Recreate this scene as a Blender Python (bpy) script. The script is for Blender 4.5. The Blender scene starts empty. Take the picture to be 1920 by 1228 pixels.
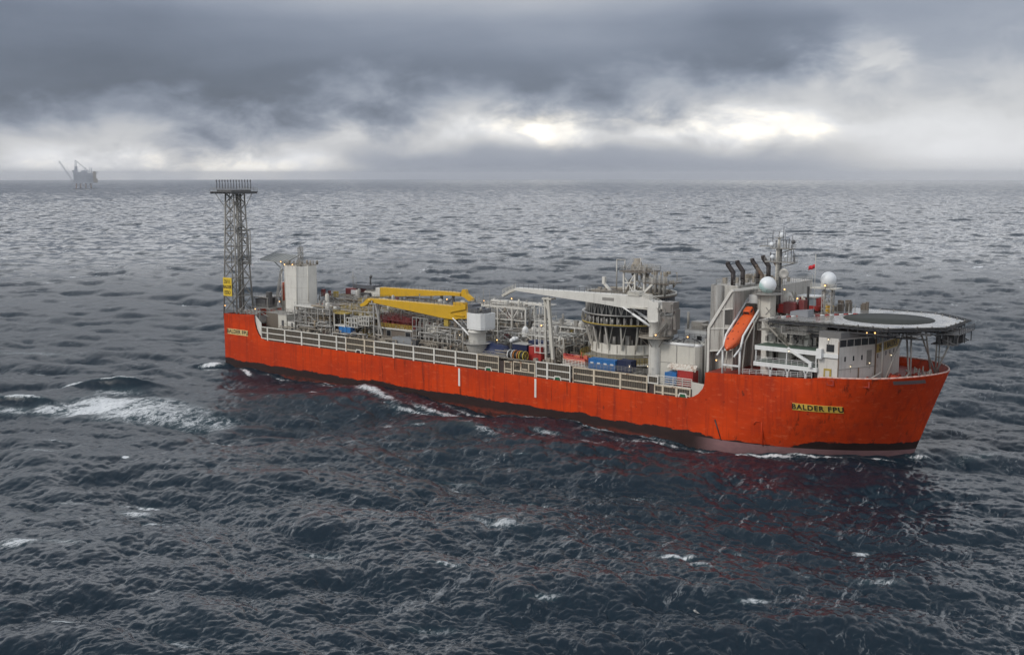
import bpy, bmesh, math, random
import numpy as np
from mathutils import Vector, Matrix
R = math.radians
sc = bpy.context.scene
C = sc.collection
# ------------------------------------------------------------------ camera (ship frame: x from stern to bow, y to port, z up)
HEAD = 2.23192287                     # compass angle of the view in the ship frame
PITCH = R(7.755)
CAM = Vector((279.533, -233.390, 60.0))
cd = bpy.data.cameras.new('camera'); cam = bpy.data.objects.new('camera', cd); C.objects.link(cam)
cd.sensor_width = 36; cd.lens = 39.375; cd.clip_start = 1; cd.clip_end = 120000
fw = Vector((math.cos(HEAD) * math.cos(PITCH), math.sin(HEAD) * math.cos(PITCH), -math.sin(PITCH)))
cam.location = CAM; cam.rotation_euler = fw.to_track_quat('-Z', 'Y').to_euler()
sc.camera = cam
# ------------------------------------------------------------------ colour management
sc.view_settings.view_transform = 'Standard'; sc.view_settings.look = 'None'
sc.view_settings.gamma = 1; sc.view_settings.use_curve_mapping = False
sc.view_settings.exposure = 0.12
sc.cycles.max_bounces = 6; sc.cycles.diffuse_bounces = 2; sc.cycles.glossy_bounces = 3
sc.cycles.volume_bounces = 1; sc.cycles.transmission_bounces = 2
# ------------------------------------------------------------------ sun (a pale sun through thin cloud astern on the starboard side)
SUN_AZ = HEAD + R(180 - 62)           # where the sun stands
SUN_EL = R(38)
sd = bpy.data.lights.new('sun', 'SUN'); sun = bpy.data.objects.new('sun', sd); C.objects.link(sun)
sd.energy = 1.5; sd.angle = R(14); sd.color = (1, .95, .88)
sdir = Vector((math.cos(SUN_AZ) * math.cos(SUN_EL), math.sin(SUN_AZ) * math.cos(SUN_EL), math.sin(SUN_EL)))
sun.rotation_euler = sdir.to_track_quat('Z', 'Y').to_euler()
# ------------------------------------------------------------------ node helper
class NT:
    def __init__(s, tree): s.t = tree; s.n = tree.nodes; s.l = tree.links
    def put(s, sock, v):
        if hasattr(v, 'is_output'): s.l.new(v, sock)
        elif v is not None: sock.default_value = v
    def m(s, op, a, b=None, c=None, clamp=False):
        n = s.n.new('ShaderNodeMath'); n.operation = op; n.use_clamp = clamp
        s.put(n.inputs[0], a); s.put(n.inputs[1], b); s.put(n.inputs[2], c); return n.outputs[0]
    def v(s, op, a, b=None, out=0):
        n = s.n.new('ShaderNodeVectorMath'); n.operation = op
        s.put(n.inputs[0], a)
        if op == 'SCALE': s.put(n.inputs['Scale'], b)
        else: s.put(n.inputs[1], b)
        return n.outputs[out]
    def xyz(s, x, y, z):
        n = s.n.new('ShaderNodeCombineXYZ'); s.put(n.inputs[0], x); s.put(n.inputs[1], y); s.put(n.inputs[2], z); return n.outputs[0]
    def sep(s, v):
        n = s.n.new('ShaderNodeSeparateXYZ'); s.put(n.inputs[0], v); return n.outputs
    def noise(s, vec, scale, detail=4, rough=.55, dist=0, out='Fac'):
        n = s.n.new('ShaderNodeTexNoise'); n.inputs['Scale'].default_value = scale; n.inputs['Detail'].default_value = detail
        n.inputs['Roughness'].default_value = rough; n.inputs['Distortion'].default_value = dist
        s.put(n.inputs['Vector'], vec); return n.outputs[out]
    def ramp(s, fac, stops, interp='EASE'):
        n = s.n.new('ShaderNodeValToRGB'); n.color_ramp.interpolation = interp; e = n.color_ramp.elements
        while len(e) < len(stops): e.new(0.5)
        for el, (p, c) in zip(e, stops):
            el.position = p; el.color = (*c, 1) if isinstance(c, tuple) else (c, c, c, 1)
        s.put(n.inputs[0], fac); return n.outputs[0]
    def mr(s, v, a, b, c=0.0, d=1.0, smooth=True):
        n = s.n.new('ShaderNodeMapRange'); n.interpolation_type = 'SMOOTHSTEP' if smooth else 'LINEAR'
        for k, x in zip(('Value', 'From Min', 'From Max', 'To Min', 'To Max'), (v, a, b, c, d)): s.put(n.inputs[k], x)
        return n.outputs[0]
    def mix(s, f, a, b, mode='MIX'):
        n = s.n.new('ShaderNodeMix'); n.data_type = 'RGBA'; n.blend_type = mode
        s.put(n.inputs[0], f); s.put(n.inputs[6], a if hasattr(a, 'is_output') else (*a, 1) if len(a) == 3 else a)
        s.put(n.inputs[7], b if hasattr(b, 'is_output') else (*b, 1) if len(b) == 3 else b); return n.outputs[2]
    def mapping(s, vec, loc=(0, 0, 0), rot=(0, 0, 0), scale=(1, 1, 1)):
        n = s.n.new('ShaderNodeMapping'); n.inputs[1].default_value = loc; n.inputs[2].default_value = rot; n.inputs[3].default_value = scale
        s.put(n.inputs[0], vec); return n.outputs[0]
# ------------------------------------------------------------------ sky: Nishita behind an almost closed deck of stratus
w = bpy.data.worlds.new('World'); sc.world = w; w.use_nodes = True
k = NT(w.node_tree); k.n.clear()
tc = k.n.new('ShaderNodeTexCoord')
D = k.mapping(tc.outputs['Generated'], rot=(0, 0, -HEAD))          # x ahead, y to the left, z up
dx, dy, dz = k.sep(D)
el = k.m('MULTIPLY', k.m('ARCSINE', dz), 57.2958)                   # elevation, degrees
az = k.m('MULTIPLY', k.m('ARCTAN2', k.m('MULTIPLY', dy, -1), dx), 57.2958)   # degrees right of ahead
# cloud texture: lay the clouds out on a layer overhead so that they flatten towards the horizon
inv = k.m('DIVIDE', 1.0, k.m('ADD', k.m('MAXIMUM', dz, 0.0), 0.075))
P = k.xyz(k.m('MULTIPLY', dx, inv), k.m('MULTIPLY', dy, inv), 0.0)
n_layer = k.noise(k.mapping(P, loc=(3.1, 1.7, 0)), .42, 7, .58, .4)
n_fine = k.noise(k.mapping(P, loc=(7.3, -2.2, 0)), 1.5, 6, .6, .3)
A = k.xyz(az, k.m('MULTIPLY', el, 1.9), 0.0)
n_puff = k.noise(A, .15, 7, .5, .15)
n_big = k.noise(k.mapping(A, loc=(40, 13, 0)), .055, 5, .5, .2)
# lower edge of the dark deck, in degrees, against azimuth -45 .. 45
t = k.m('DIVIDE', k.m('ADD', az, 45.0), 90.0, clamp=True)
edge = k.ramp(t, [(0, .22), (.24, .22), (.34, .20), (.42, .30), (.50, .34), (.555, .30), (.60, .34), (.64, .46), (.70, .78), (.77, 1.0), (.86, 1.0), (1, .7)])
edge = k.m('MULTIPLY', edge, 10.4)
n_mot = k.noise(k.mapping(A, loc=(11, 5, 0)), .30, 8, .6, .3)
e2 = k.m('ADD', k.m('SUBTRACT', el, edge), k.m('ADD', k.m('MULTIPLY', k.m('SUBTRACT', n_puff, .5), 8.0), k.m('MULTIPLY', k.m('SUBTRACT', n_mot, .5), 4.5)))
dark = k.mr(e2, -2.3, 2.1)
behind = k.mr(dx, .35, -.7)
# luminance of the deck from below against elevation
deck = k.ramp(k.m('DIVIDE', el, 90.0, clamp=True), [(0, .20), (.035, .165), (.055, .18), (.08, .235), (.098, .38), (.118, 1.35), (.165, 1.4), (.21, .95), (.28, .60), (.40, .44), (.62, .44), (1, .64)])
tex = k.m('ADD', .82, k.m('ADD', k.m('MULTIPLY', k.m('SUBTRACT', n_layer, .5), .7), k.m('ADD', k.m('MULTIPLY', k.m('SUBTRACT', n_big, .5), 1.3), .18)))
deck = k.m('MULTIPLY', deck, tex)
# the clear band between the deck and the horizon
band = k.ramp(k.m('DIVIDE', el, 10.0, clamp=True), [(0, .54), (.04, .64), (.10, .70), (.2, .63), (.34, .56), (.6, .52), (1, .50)])
mot = k.m('ADD', .60, k.m('ADD', k.m('MULTIPLY', n_puff, .42), k.m('MULTIPLY', n_mot, .38)))
band = k.m('MULTIPLY', band, mot)
upr = k.m('MULTIPLY', k.mr(k.m('ADD', el, k.m('MULTIPLY', k.m('SUBTRACT', n_mot, .5), 9.0)), 2.6, 7.0), k.mr(az, 8, 18)); band = k.m('MULTIPLY', band, k.m('SUBTRACT', 1.0, k.m('MULTIPLY', upr, .34)))
# a grey bank low down ahead
bank = k.m('MULTIPLY', k.m('MULTIPLY', k.mr(az, -11, -7), k.mr(az, 22, 12)), k.mr(k.m('ADD', el, k.m('MULTIPLY', k.m('SUBTRACT', n_puff, .5), 3.0)), 2.1, .9))
band = k.m('MULTIPLY', band, k.m('SUBTRACT', 1.0, k.m('MULTIPLY', bank, .52)))
def glow(a0, e0, sa, se, amp):
    u = k.m('DIVIDE', k.m('SUBTRACT', az, a0), sa); v_ = k.m('DIVIDE', k.m('SUBTRACT', el, e0), se)
    r2 = k.m('ADD', k.m('MULTIPLY', u, u), k.m('MULTIPLY', v_, v_))
    r2 = k.m('ADD', r2, k.m('ADD', k.m('MULTIPLY', k.m('SUBTRACT', n_puff, .5), 5.0), k.m('MULTIPLY', k.m('SUBTRACT', n_mot, .5), 6.0)))
    return k.m('MULTIPLY', k.m('POWER', 2.718, k.m('MULTIPLY', k.m('MAXIMUM', r2, 0.0), -1.0)), amp)
glows = None
for g in [(1.2, 2.35, 2.6, .85, .34), (1.3, 2.35, .7, .55, .45), (11.2, 2.0, 3.2, 1.0, .28), (11.8, 2.0, 1.2, .6, .42), (14.2, 2.5, 1.2, .6, .2), (7.5, 2.4, 4, .8, .16), (16.3, 5.6, 2.2, 1.2, .16), (20, 2.0, 5, 1.6, .12), (-15.5, .3, 6, .8, .55), (-6, 2.3, 5, .7, .10)]:
    o = glow(*g); glows = o if glows is None else k.m('ADD', glows, o)
lum = k.m('ADD', k.m('MULTIPLY', band, k.m('SUBTRACT', 1.0, dark)), k.m('MULTIPLY', deck, dark))
lum = k.m('ADD', lum, k.m('MULTIPLY', glows, k.m('SUBTRACT', 1.0, k.m('MULTIPLY', dark, .8))))
back = k.m('MULTIPLY', k.m('ADD', .50, k.m('MULTIPLY', n_layer, .55)), 1.0)
lum = k.m('ADD', k.m('MULTIPLY', lum, k.m('SUBTRACT', 1.0, behind)), k.m('MULTIPLY', back, behind))
tint = k.mix(k.mr(lum, .12, .62), (.80, .94, 1.24), (.985, .995, 1.025))
tint = k.mix(k.mr(el, 16, 34), tint, (.90, .975, 1.10))
tint = k.mix(k.mr(glows, .1, .5), tint, (1.04, 1.0, .93))
cloud = k.v('SCALE', tint, k.m('MULTIPLY', lum, 10.0))
st = k.n.new('ShaderNodeTexSky'); st.sky_type = 'NISHITA'; st.sun_disc = False
st.sun_elevation = SUN_EL; st.sun_rotation = R(90) - SUN_AZ
sky = k.mix(.94, st.outputs[0], cloud)
bg = k.n.new('ShaderNodeBackground'); bg.inputs[1].default_value = .1; k.l.new(sky, bg.inputs[0])
ow = k.n.new('ShaderNodeOutputWorld'); k.l.new(bg.outputs[0], ow.inputs[0])
# ------------------------------------------------------------------ mesh helpers
def tag(o, label=None, cat=None, group=None, kind=None):
    if label: o['label'] = label
    if cat: o['category'] = cat
    if group: o['group'] = group
    if kind: o['kind'] = kind
    return o
def empty(name, label, cat, loc=(0, 0, 0), rz=0, group=None):
    o = bpy.data.objects.new(name, None); C.objects.link(o); o.empty_display_size = .3
    o.location = loc; o.rotation_euler = (0, 0, rz); return tag(o, label, cat, group)
def V(*a): return Vector(a)
class MB:
    """collects simple solids and links them as ONE mesh object"""
    def __init__(s): s.vs = []; s.fs = []; s.sm = []; s.marks = []
    def item(s): s.marks.append((len(s.vs), len(s.fs))); return s
    def pieces(s):
        M_ = s.marks + [(len(s.vs), len(s.fs))]; out = []
        if M_[0] != (0, 0): M_ = [(0, 0)] + M_
        for (a, c), (b_, d) in zip(M_, M_[1:]):
            if d > c: p = MB(); p.vs = s.vs[a:b_]; p.fs = [[i - a for i in f] for f in s.fs[c:d]]; p.sm = s.sm[c:d]; out.append(p)
        return out
    def add(s, vs, fs, smooth=False):
        b = len(s.vs); s.vs += [tuple(v) for v in vs]
        for f in fs: s.fs.append([b + i for i in f]); s.sm.append(smooth)
        return s
    def box(s, x0, x1, y0, y1, z0, z1):
        v = [(x, y, z) for z in (z0, z1) for y in (y0, y1) for x in (x0, x1)]
        return s.add(v, [(0, 2, 3, 1), (4, 5, 7, 6), (0, 1, 5, 4), (2, 6, 7, 3), (0, 4, 6, 2), (1, 3, 7, 5)])
    def tube(s, a, b, r, n=8, r2=None, cap=True):
        a = Vector(a); b = Vector(b); d = (b - a)
        if d.length < 1e-6: return s
        q = d.to_track_quat('Z', 'Y').to_matrix(); u = q.col[0]; w_ = q.col[1]; r2 = r if r2 is None else r2
        vs = []
        for p, rr in ((a, r), (b, r2)):
            for i in range(n):
                t_ = 2 * math.pi * (i + .5) / n; vs.append(p + (u * math.cos(t_) + w_ * math.sin(t_)) * rr)
        fs = [(i, (i + 1) % n, n + (i + 1) % n, n + i) for i in range(n)]
        s.add(vs, fs, n > 5)
        if cap:
            b0 = len(s.vs) - 2 * n
            s.fs.append([b0 + i for i in range(n)][::-1]); s.sm.append(False)
            s.fs.append([b0 + n + i for i in range(n)]); s.sm.append(False)
        return s
    def bar(s, a, b, w_, h=None): return s.tube(a, b, (w_ if h is None else (w_ + h) / 2) * .7071, 4)
    def pipe(s, pts, r, n=8):
        pts = [Vector(p) for p in pts]
        for a, b in zip(pts, pts[1:]): s.tube(a, b, r, n)
        for p in pts[1:-1]: s.ball(p, r * 1.05, 6, 4)
        return s
    def ball(s, c, r, n=12, m_=8, sz=1.0):
        vs = []; fs = []
        for j in range(m_ + 1):
            ph = math.pi * j / m_
            for i in range(n):
                th = 2 * math.pi * i / n
                vs.append((c[0] + r * math.sin(ph) * math.cos(th), c[1] + r * math.sin(ph) * math.sin(th), c[2] + r * sz * math.cos(ph)))
        for j in range(m_):
            for i in range(n): fs.append((j * n + i, (j + 1) * n + i, (j + 1) * n + (i + 1) % n, j * n + (i + 1) % n))
        return s.add(vs, fs, True)
    def lathe(s, c, prof, n=24, a0=0, a1=2 * math.pi, smooth=True):
        full = abs(a1 - a0 - 2 * math.pi) < 1e-6; nn = n if full else n + 1; vs = []; fs = []
        for (r, z) in prof:
            for i in range(nn):
                t_ = a0 + (a1 - a0) * i / n; vs.append((c[0] + r * math.cos(t_), c[1] + r * math.sin(t_), c[2] + z))
        for j in range(len(prof) - 1):
            for i in range(n if full else n):
                i2 = (i + 1) % nn; fs.append((j * nn + i, j * nn + i2, (j + 1) * nn + i2, (j + 1) * nn + i))
        return s.add(vs, fs, smooth)
    def prism(s, poly, z0, z1):
        n = len(poly); vs = [(p[0], p[1], z0) for p in poly] + [(p[0], p[1], z1) for p in poly]
        return s.add(vs, [tuple(range(n))[::-1], tuple(range(n, 2 * n))] + [(i, (i + 1) % n, n + (i + 1) % n, n + i) for i in range(n)])
    def xprism(s, poly, y0, y1):                    # polygon in (x, z), extruded along y
        n = len(poly); vs = [(p[0], y0, p[1]) for p in poly] + [(p[0], y1, p[1]) for p in poly]
        return s.add(vs, [tuple(range(n)), tuple(range(n, 2 * n))[::-1]] + [(i, n + i, n + (i + 1) % n, (i + 1) % n) for i in range(n)])
    def rail(s, pts, h=1.1, step=1.6, r=.035, bars=3, closed=False):
        pts = [Vector(p) for p in pts]
        if closed: pts = pts + [pts[0]]
        for a, b in zip(pts, pts[1:]):
            L = (b - a).length; n = max(1, round(L / step))
            for i in range(n + 1):
                p = a.lerp(b, i / n); s.tube(p, p + V(0, 0, h), r, 4, cap=False)
            for j in range(bars): s.tube(a + V(0, 0, h * (j + 1) / bars), b + V(0, 0, h * (j + 1) / bars), r, 4, cap=False)
        return s
    def ladder(s, a, b, w_=.5, axis=(1, 0, 0), step=.35, r=.03):
        a = Vector(a); b = Vector(b); ax = Vector(axis) * w_ / 2
        s.bar(a - ax, b - ax, r * 2); s.bar(a + ax, b + ax, r * 2)
        n = max(2, int((b - a).length / step))
        for i in range(1, n): p = a.lerp(b, i / n); s.bar(p - ax, p + ax, r * 1.4)
        return s
    def stair(s, a, b, w_=.9, side=(0, 1, 0)):
        a = Vector(a); b = Vector(b); sd_ = Vector(side) * w_ / 2
        for q in (-1, 1):
            s.bar(a + sd_ * q, b + sd_ * q, .18)
            s.tube(a + sd_ * q + V(0, 0, 1), b + sd_ * q + V(0, 0, 1), .035, 4)
            for f in (0, .5, 1): p = a.lerp(b, f) + sd_ * q; s.tube(p, p + V(0, 0, 1), .035, 4)
        n = max(2, int((b - a).length / .45))
        for i in range(n + 1):
            p = a.lerp(b, i / n); s.bar(p - sd_, p + sd_, .12)
        return s
    def truss(s, a, b, wd, hd, n, r=.06, up=(0, 0, 1)):     # four-chord lattice from a to b
        a = Vector(a); b = Vector(b); d = (b - a).normalized(); u = Vector(up); sx = d.cross(u).normalized(); u = sx.cross(d).normalized()
        cs = [(sx * i * wd / 2 + u * j * hd / 2) for i, j in ((-1, -1), (1, -1), (1, 1), (-1, 1))]
        for c in cs: s.bar(a + c, b + c, r * 2)
        for i in range(n):
            p = a.lerp(b, i / n); q = a.lerp(b, (i + 1) / n)
            for j in range(4):
                c0, c1 = cs[j], cs[(j + 1) % 4]
                if i % 2: c0, c1 = c1, c0
                s.bar(p + c0, q + c1, r * 1.3); s.bar(q + cs[j], q + cs[(j + 1) % 4], r * 1.3)
        return s
    def build(s, name, m_, parent=None, bevel=0, loc=None):
        me = bpy.data.meshes.new(name); me.from_pydata(s.vs, [], s.fs); me.update()
        me.polygons.foreach_set('use_smooth', s.sm)
        o = bpy.data.objects.new(name, me); C.objects.link(o)
        if m_: me.materials.append(m_)
        if parent: o.parent = parent
        if loc is not None: o.location = loc
        if bevel:
            b = o.modifiers.new('bevel', 'BEVEL'); b.width = bevel; b.segments = 2; b.limit_method = 'ANGLE'
        return o
def children(o): return [c for c in bpy.data.objects if c.parent == o]
def copy_tree(o, parent=None):
    c = o.copy(); C.objects.link(c); c.parent = parent
    for ch in children(o): copy_tree(ch, c)
    return c
# ------------------------------------------------------------------ materials
MATS = {}
def newmat(name):
    m_ = bpy.data.materials.new(name); m_.use_nodes = True; kk = NT(m_.node_tree)
    b = kk.n['Principled BSDF']; return m_, kk, b
def paint(name, col, rough=.5, grime=.35, rust=.0, streak=.5, metal=0, scale=1.0, bump=.15, wear=(.16, .14, .12)):
    """ship's paint: blotchy, with run marks down the plates, dirt and rust spots"""
    if name in MATS: return MATS[name]
    m_, kk, b = newmat(name)
    g = kk.n.new('ShaderNodeNewGeometry').outputs['Position']
    blot = kk.noise(kk.mapping(g, scale=(.35 * scale,) * 3), 1, 5, .6)
    run = kk.noise(kk.mapping(g, scale=(1.7 * scale, 1.7 * scale, .11 * scale)), 1, 5, .65)
    fine = kk.noise(kk.mapping(g, scale=(3.5 * scale,) * 3), 1, 4, .6)
    c = kk.mix(kk.mr(blot, .3, .75, 0, .55), col, tuple(x * .8 for x in col))
    c = kk.mix(kk.m('MULTIPLY', kk.mr(run, .50, .78), streak * grime * 1.6, clamp=True), c, wear)
    c = kk.mix(kk.m('MULTIPLY', kk.mr(fine, .52, .8), grime * .8, clamp=True), c, tuple(x * .55 for x in col))
    if rust > 0:
        sp = kk.noise(kk.mapping(g, loc=(9, 4, 2), scale=(.9 * scale, .9 * scale, .38 * scale)), 1, 7, .7)
        f = kk.mr(sp, .66 - .17 * rust, .78 - .1 * rust)
        c = kk.mix(f, c, kk.mix(fine, (.10, .035, .012), (.33, .12, .03)))
    kk.l.new(c, b.inputs['Base Color']); b.inputs['Metallic'].default_value = metal
    kk.l.new(kk.mr(fine, .2, .8, rough - .1, min(1, rough + .15)), b.inputs['Roughness'])
    if bump:
        bp = kk.n.new('ShaderNodeBump'); bp.inputs['Strength'].default_value = bump; bp.inputs['Distance'].default_value = .05
        kk.l.new(kk.noise(kk.mapping(g, scale=(.8, .8, .8)), 1, 3), bp.inputs['Height']); kk.l.new(bp.outputs[0], b.inputs['Normal'])
    MATS[name] = m_; return m_
def emit(name, col, s):
    if name in MATS: return MATS[name]
    m_, kk, b = newmat(name); b.inputs['Base Color'].default_value = (*col, 1)
    b.inputs['Emission Color'].default_value = (*col, 1); b.inputs['Emission Strength'].default_value = s
    MATS[name] = m_; return m_
WHITE = paint('white_paint', (.68, .66, .605), .45, .5, .18)
CREAM = paint('cream_paint', (.57, .545, .48), .5, .5, .22)
CLEAN = paint('clean_white_paint', (.76, .76, .74), .4, .28, .05)
GREY = paint('grey_steel', (.27, .258, .235), .45, .6, .1)
PALE = paint('pale_galvanised_steel', (.42, .405, .375), .4, .45, .08, metal=.25)
DARKG = paint('dark_grey_steel', (.085, .085, .088), .5, .5, .1)
BROWN = paint('brown_grey_plating', (.15, .125, .10), .6, .5, .2)
YELLOW = paint('yellow_paint', (.62, .36, .012), .45, .3, .05)
RAILY = paint('yellow_rail_paint', (.42, .30, .05), .5, .5, .2)
MAROON = paint('maroon_paint', (.17, .028, .028), .5, .4, .15)
REDP = paint('red_paint', (.42, .035, .03), .45, .3, .05)
BLUEP = paint('blue_paint', (.025, .16, .42), .45, .3, .05)
NAVY = paint('navy_paint', (.012, .022, .07), .5, .3, .05)
ORANGE = paint('lifeboat_orange', (.68, .105, .02), .38, .25, 0)
GREEN = paint('deck_green', (.075, .12, .09), .6, .5, .1)
BLACK = paint('black_paint', (.022, .021, .022), .5, .3, .1)
STACK = paint('sooty_stack', (.026, .019, .018), .6, .4, .12)
RUSTY = paint('stained_beige_steel', (.30, .265, .215), .6, .7, .45)
DECKM = paint('worn_deck_plating', (.16, .14, .12), .65, .7, .4)
LETTER = paint('black_lettering', (.02, .018, .015), .5, .05, 0, bump=0)
SIGNY = paint('sign_yellow', (.72, .50, .03), .5, .1, 0, bump=0)
BOARDY = paint('name_board_yellow', (.66, .45, .08), .5, .25, 0, bump=0)
BOARDC = paint('name_board_cream', (.70, .52, .22), .5, .25, 0, bump=0)
def glassm():
    m_, kk, b = newmat('dark_window_glass'); b.inputs['Base Color'].default_value = (.02, .022, .025, 1); b.inputs['Roughness'].default_value = .12; return m_
GLASS = glassm()
# ------------------------------------------------------------------ sea: one sheet with a wind sea on it, following the curve of the earth to the horizon
SEA_Z = 1.3
WDIR = R(291)                                       # the way the waves run
def wave_tile(N, L, kp, hs, seed, kmin=0, kmax=1e9, spread=3.0, tail=0.0):
    rng = np.random.default_rng(seed)
    kx = np.fft.fftfreq(N, L / N) * 2 * np.pi; KX, KY = np.meshgrid(kx, kx, indexing='ij'); K = np.hypot(KX, KY); K[0, 0] = 1
    w_ = np.sqrt(9.81 * K); wp = math.sqrt(9.81 * kp)
    S = w_ ** -5 * np.exp(-1.25 * (wp / w_) ** 4) * 2.6 ** np.exp(-(w_ - wp) ** 2 / (2 * .08 ** 2 * wp ** 2))
    S = S * .5 * np.sqrt(9.81 / K) / K
    c = (KX * math.cos(WDIR) + KY * math.sin(WDIR)) / K
    sp = spread / (1 + .55 * np.maximum(0, K / kp - 1) ** .5)
    D = np.maximum(.5 + .5 * c, 0) ** (2 * sp)
    A = np.sqrt(S * D) * (np.maximum(K, 1e-6) / kp) ** tail; A[(K < kmin) | (K > kmax)] = 0; A[0, 0] = 0
    H = A * (rng.normal(size=(N, N)) + 1j * rng.normal(size=(N, N)))
    f = lambda X: np.real(np.fft.ifft2(X)) * N * N
    h = f(H); s = hs / 4 / h.std(); 
    return h * s, f(-1j * KX / K * H) * s, f(-1j * KY / K * H) * s
def bilin(T, x, y, L):
    N = T.shape[0]; u = (x / L * N) % N; v = (y / L * N) % N
    i = np.floor(u).astype(int); j = np.floor(v).astype(int); a = u - i; b = v - j; i %= N; j %= N; i1 = (i + 1) % N; j1 = (j + 1) % N
    return T[i, j] * (1 - a) * (1 - b) + T[i1, j] * a * (1 - b) + T[i, j1] * (1 - a) * b + T[i1, j1] * a * b
L1, L2 = 743.0, 127.0
KP = 2 * math.pi / 62
kcut = 2 * math.pi / 9
T1 = wave_tile(512, L1, KP, 2.9, 11, 0, kcut, 4.0, .16)
T2 = wave_tile(512, L2, KP, .56, 23, kcut, 2 * math.pi / .6, 4.5, .30)
nr, na = 1000, 1330
dep = np.concatenate([np.linspace(R(62), R(29), 30, endpoint=False), R(29) + (R(.20) - R(29)) * np.linspace(0, 1, nr) ** 1.0])
Hc = CAM.z - SEA_Z
rad = Hc / np.tan(dep); RE = 6371000.0
rad = list(rad[rad < 760])
while rad[-1] < 26000: r_ = rad[-1]; rad.append(r_ + (4.6 if r_ < 2200 else 4.6 + (r_ - 2200) * .006))
rad = np.array(rad + [27500, 29000, 30500])

azs = np.concatenate([np.linspace(R(-38), R(38), na), np.linspace(R(38), R(322), 120)[1:-1]])
RR, AA = np.meshgrid(rad, HEAD + azs, indexing='ij')
X = CAM.x + RR * np.cos(AA); Y = CAM.y + RR * np.sin(AA)
chop = 1.05
fade1 = np.clip(1.5 - RR / 14000, .5, 1); fade2 = np.clip(1.3 - RR / 1300, 0, 1)
b30 = R(31); x2 = X * math.cos(b30) - Y * math.sin(b30); y2 = X * math.sin(b30) + Y * math.cos(b30)
h1, dx1, dy1 = [bilin(T, X, Y, L1) for T in T1]; h2, dx2, dy2 = [bilin(T, x2, y2, L2) for T in T2]
ddx2 = dx2 * math.cos(b30) + dy2 * math.sin(b30); ddy2 = -dx2 * math.sin(b30) + dy2 * math.cos(b30)
# gustiness: patches of rougher and smoother water
gust = .35 + .95 * np.clip(.5 + .5 * (np.sin(X * .013 + 1.3 * np.sin(Y * .009)) * np.cos(Y * .016 + 1.1 * np.sin(X * .007))), 0, 1)
Z = h1 * fade1 + h2 * fade2 * gust
DX = (dx1 * fade1 + ddx2 * fade2 * gust) * chop; DY = (dy1 * fade1 + ddy2 * fade2 * gust) * chop
# single larger waves the photograph shows: a breaker astern, swells at the hull
BREAKERS = [(7, -60, 13, 4.2, 2.6, R(300)), (1, -84.5, 10, 3.5, 2.0, R(298)), (-2, -20, 7, 3.0, 1.8, R(300)), (60, -27, 16, 4, .9, R(285)), (92, -30, 14, 4, .8, R(300)), (170, -150, 20, 5, .9, R(300)), (60, -150, 18, 5, 1.0, R(290))]
fx = np.zeros_like(Z)
for (bx, by, ln, wd, am, dr) in BREAKERS:
    u = (X - bx) * math.cos(dr) + (Y - by) * math.sin(dr); v = -(X - bx) * math.sin(dr) + (Y - by) * math.cos(dr)
    wdt = np.where(u > 0, wd * .6, wd * 1.6); g = np.exp(-(u / wdt) ** 2 - (v / ln) ** 2)
    Z += am * g; DX += .7 * am * g * math.cos(dr); DY += .7 * am * g * math.sin(dr)
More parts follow.
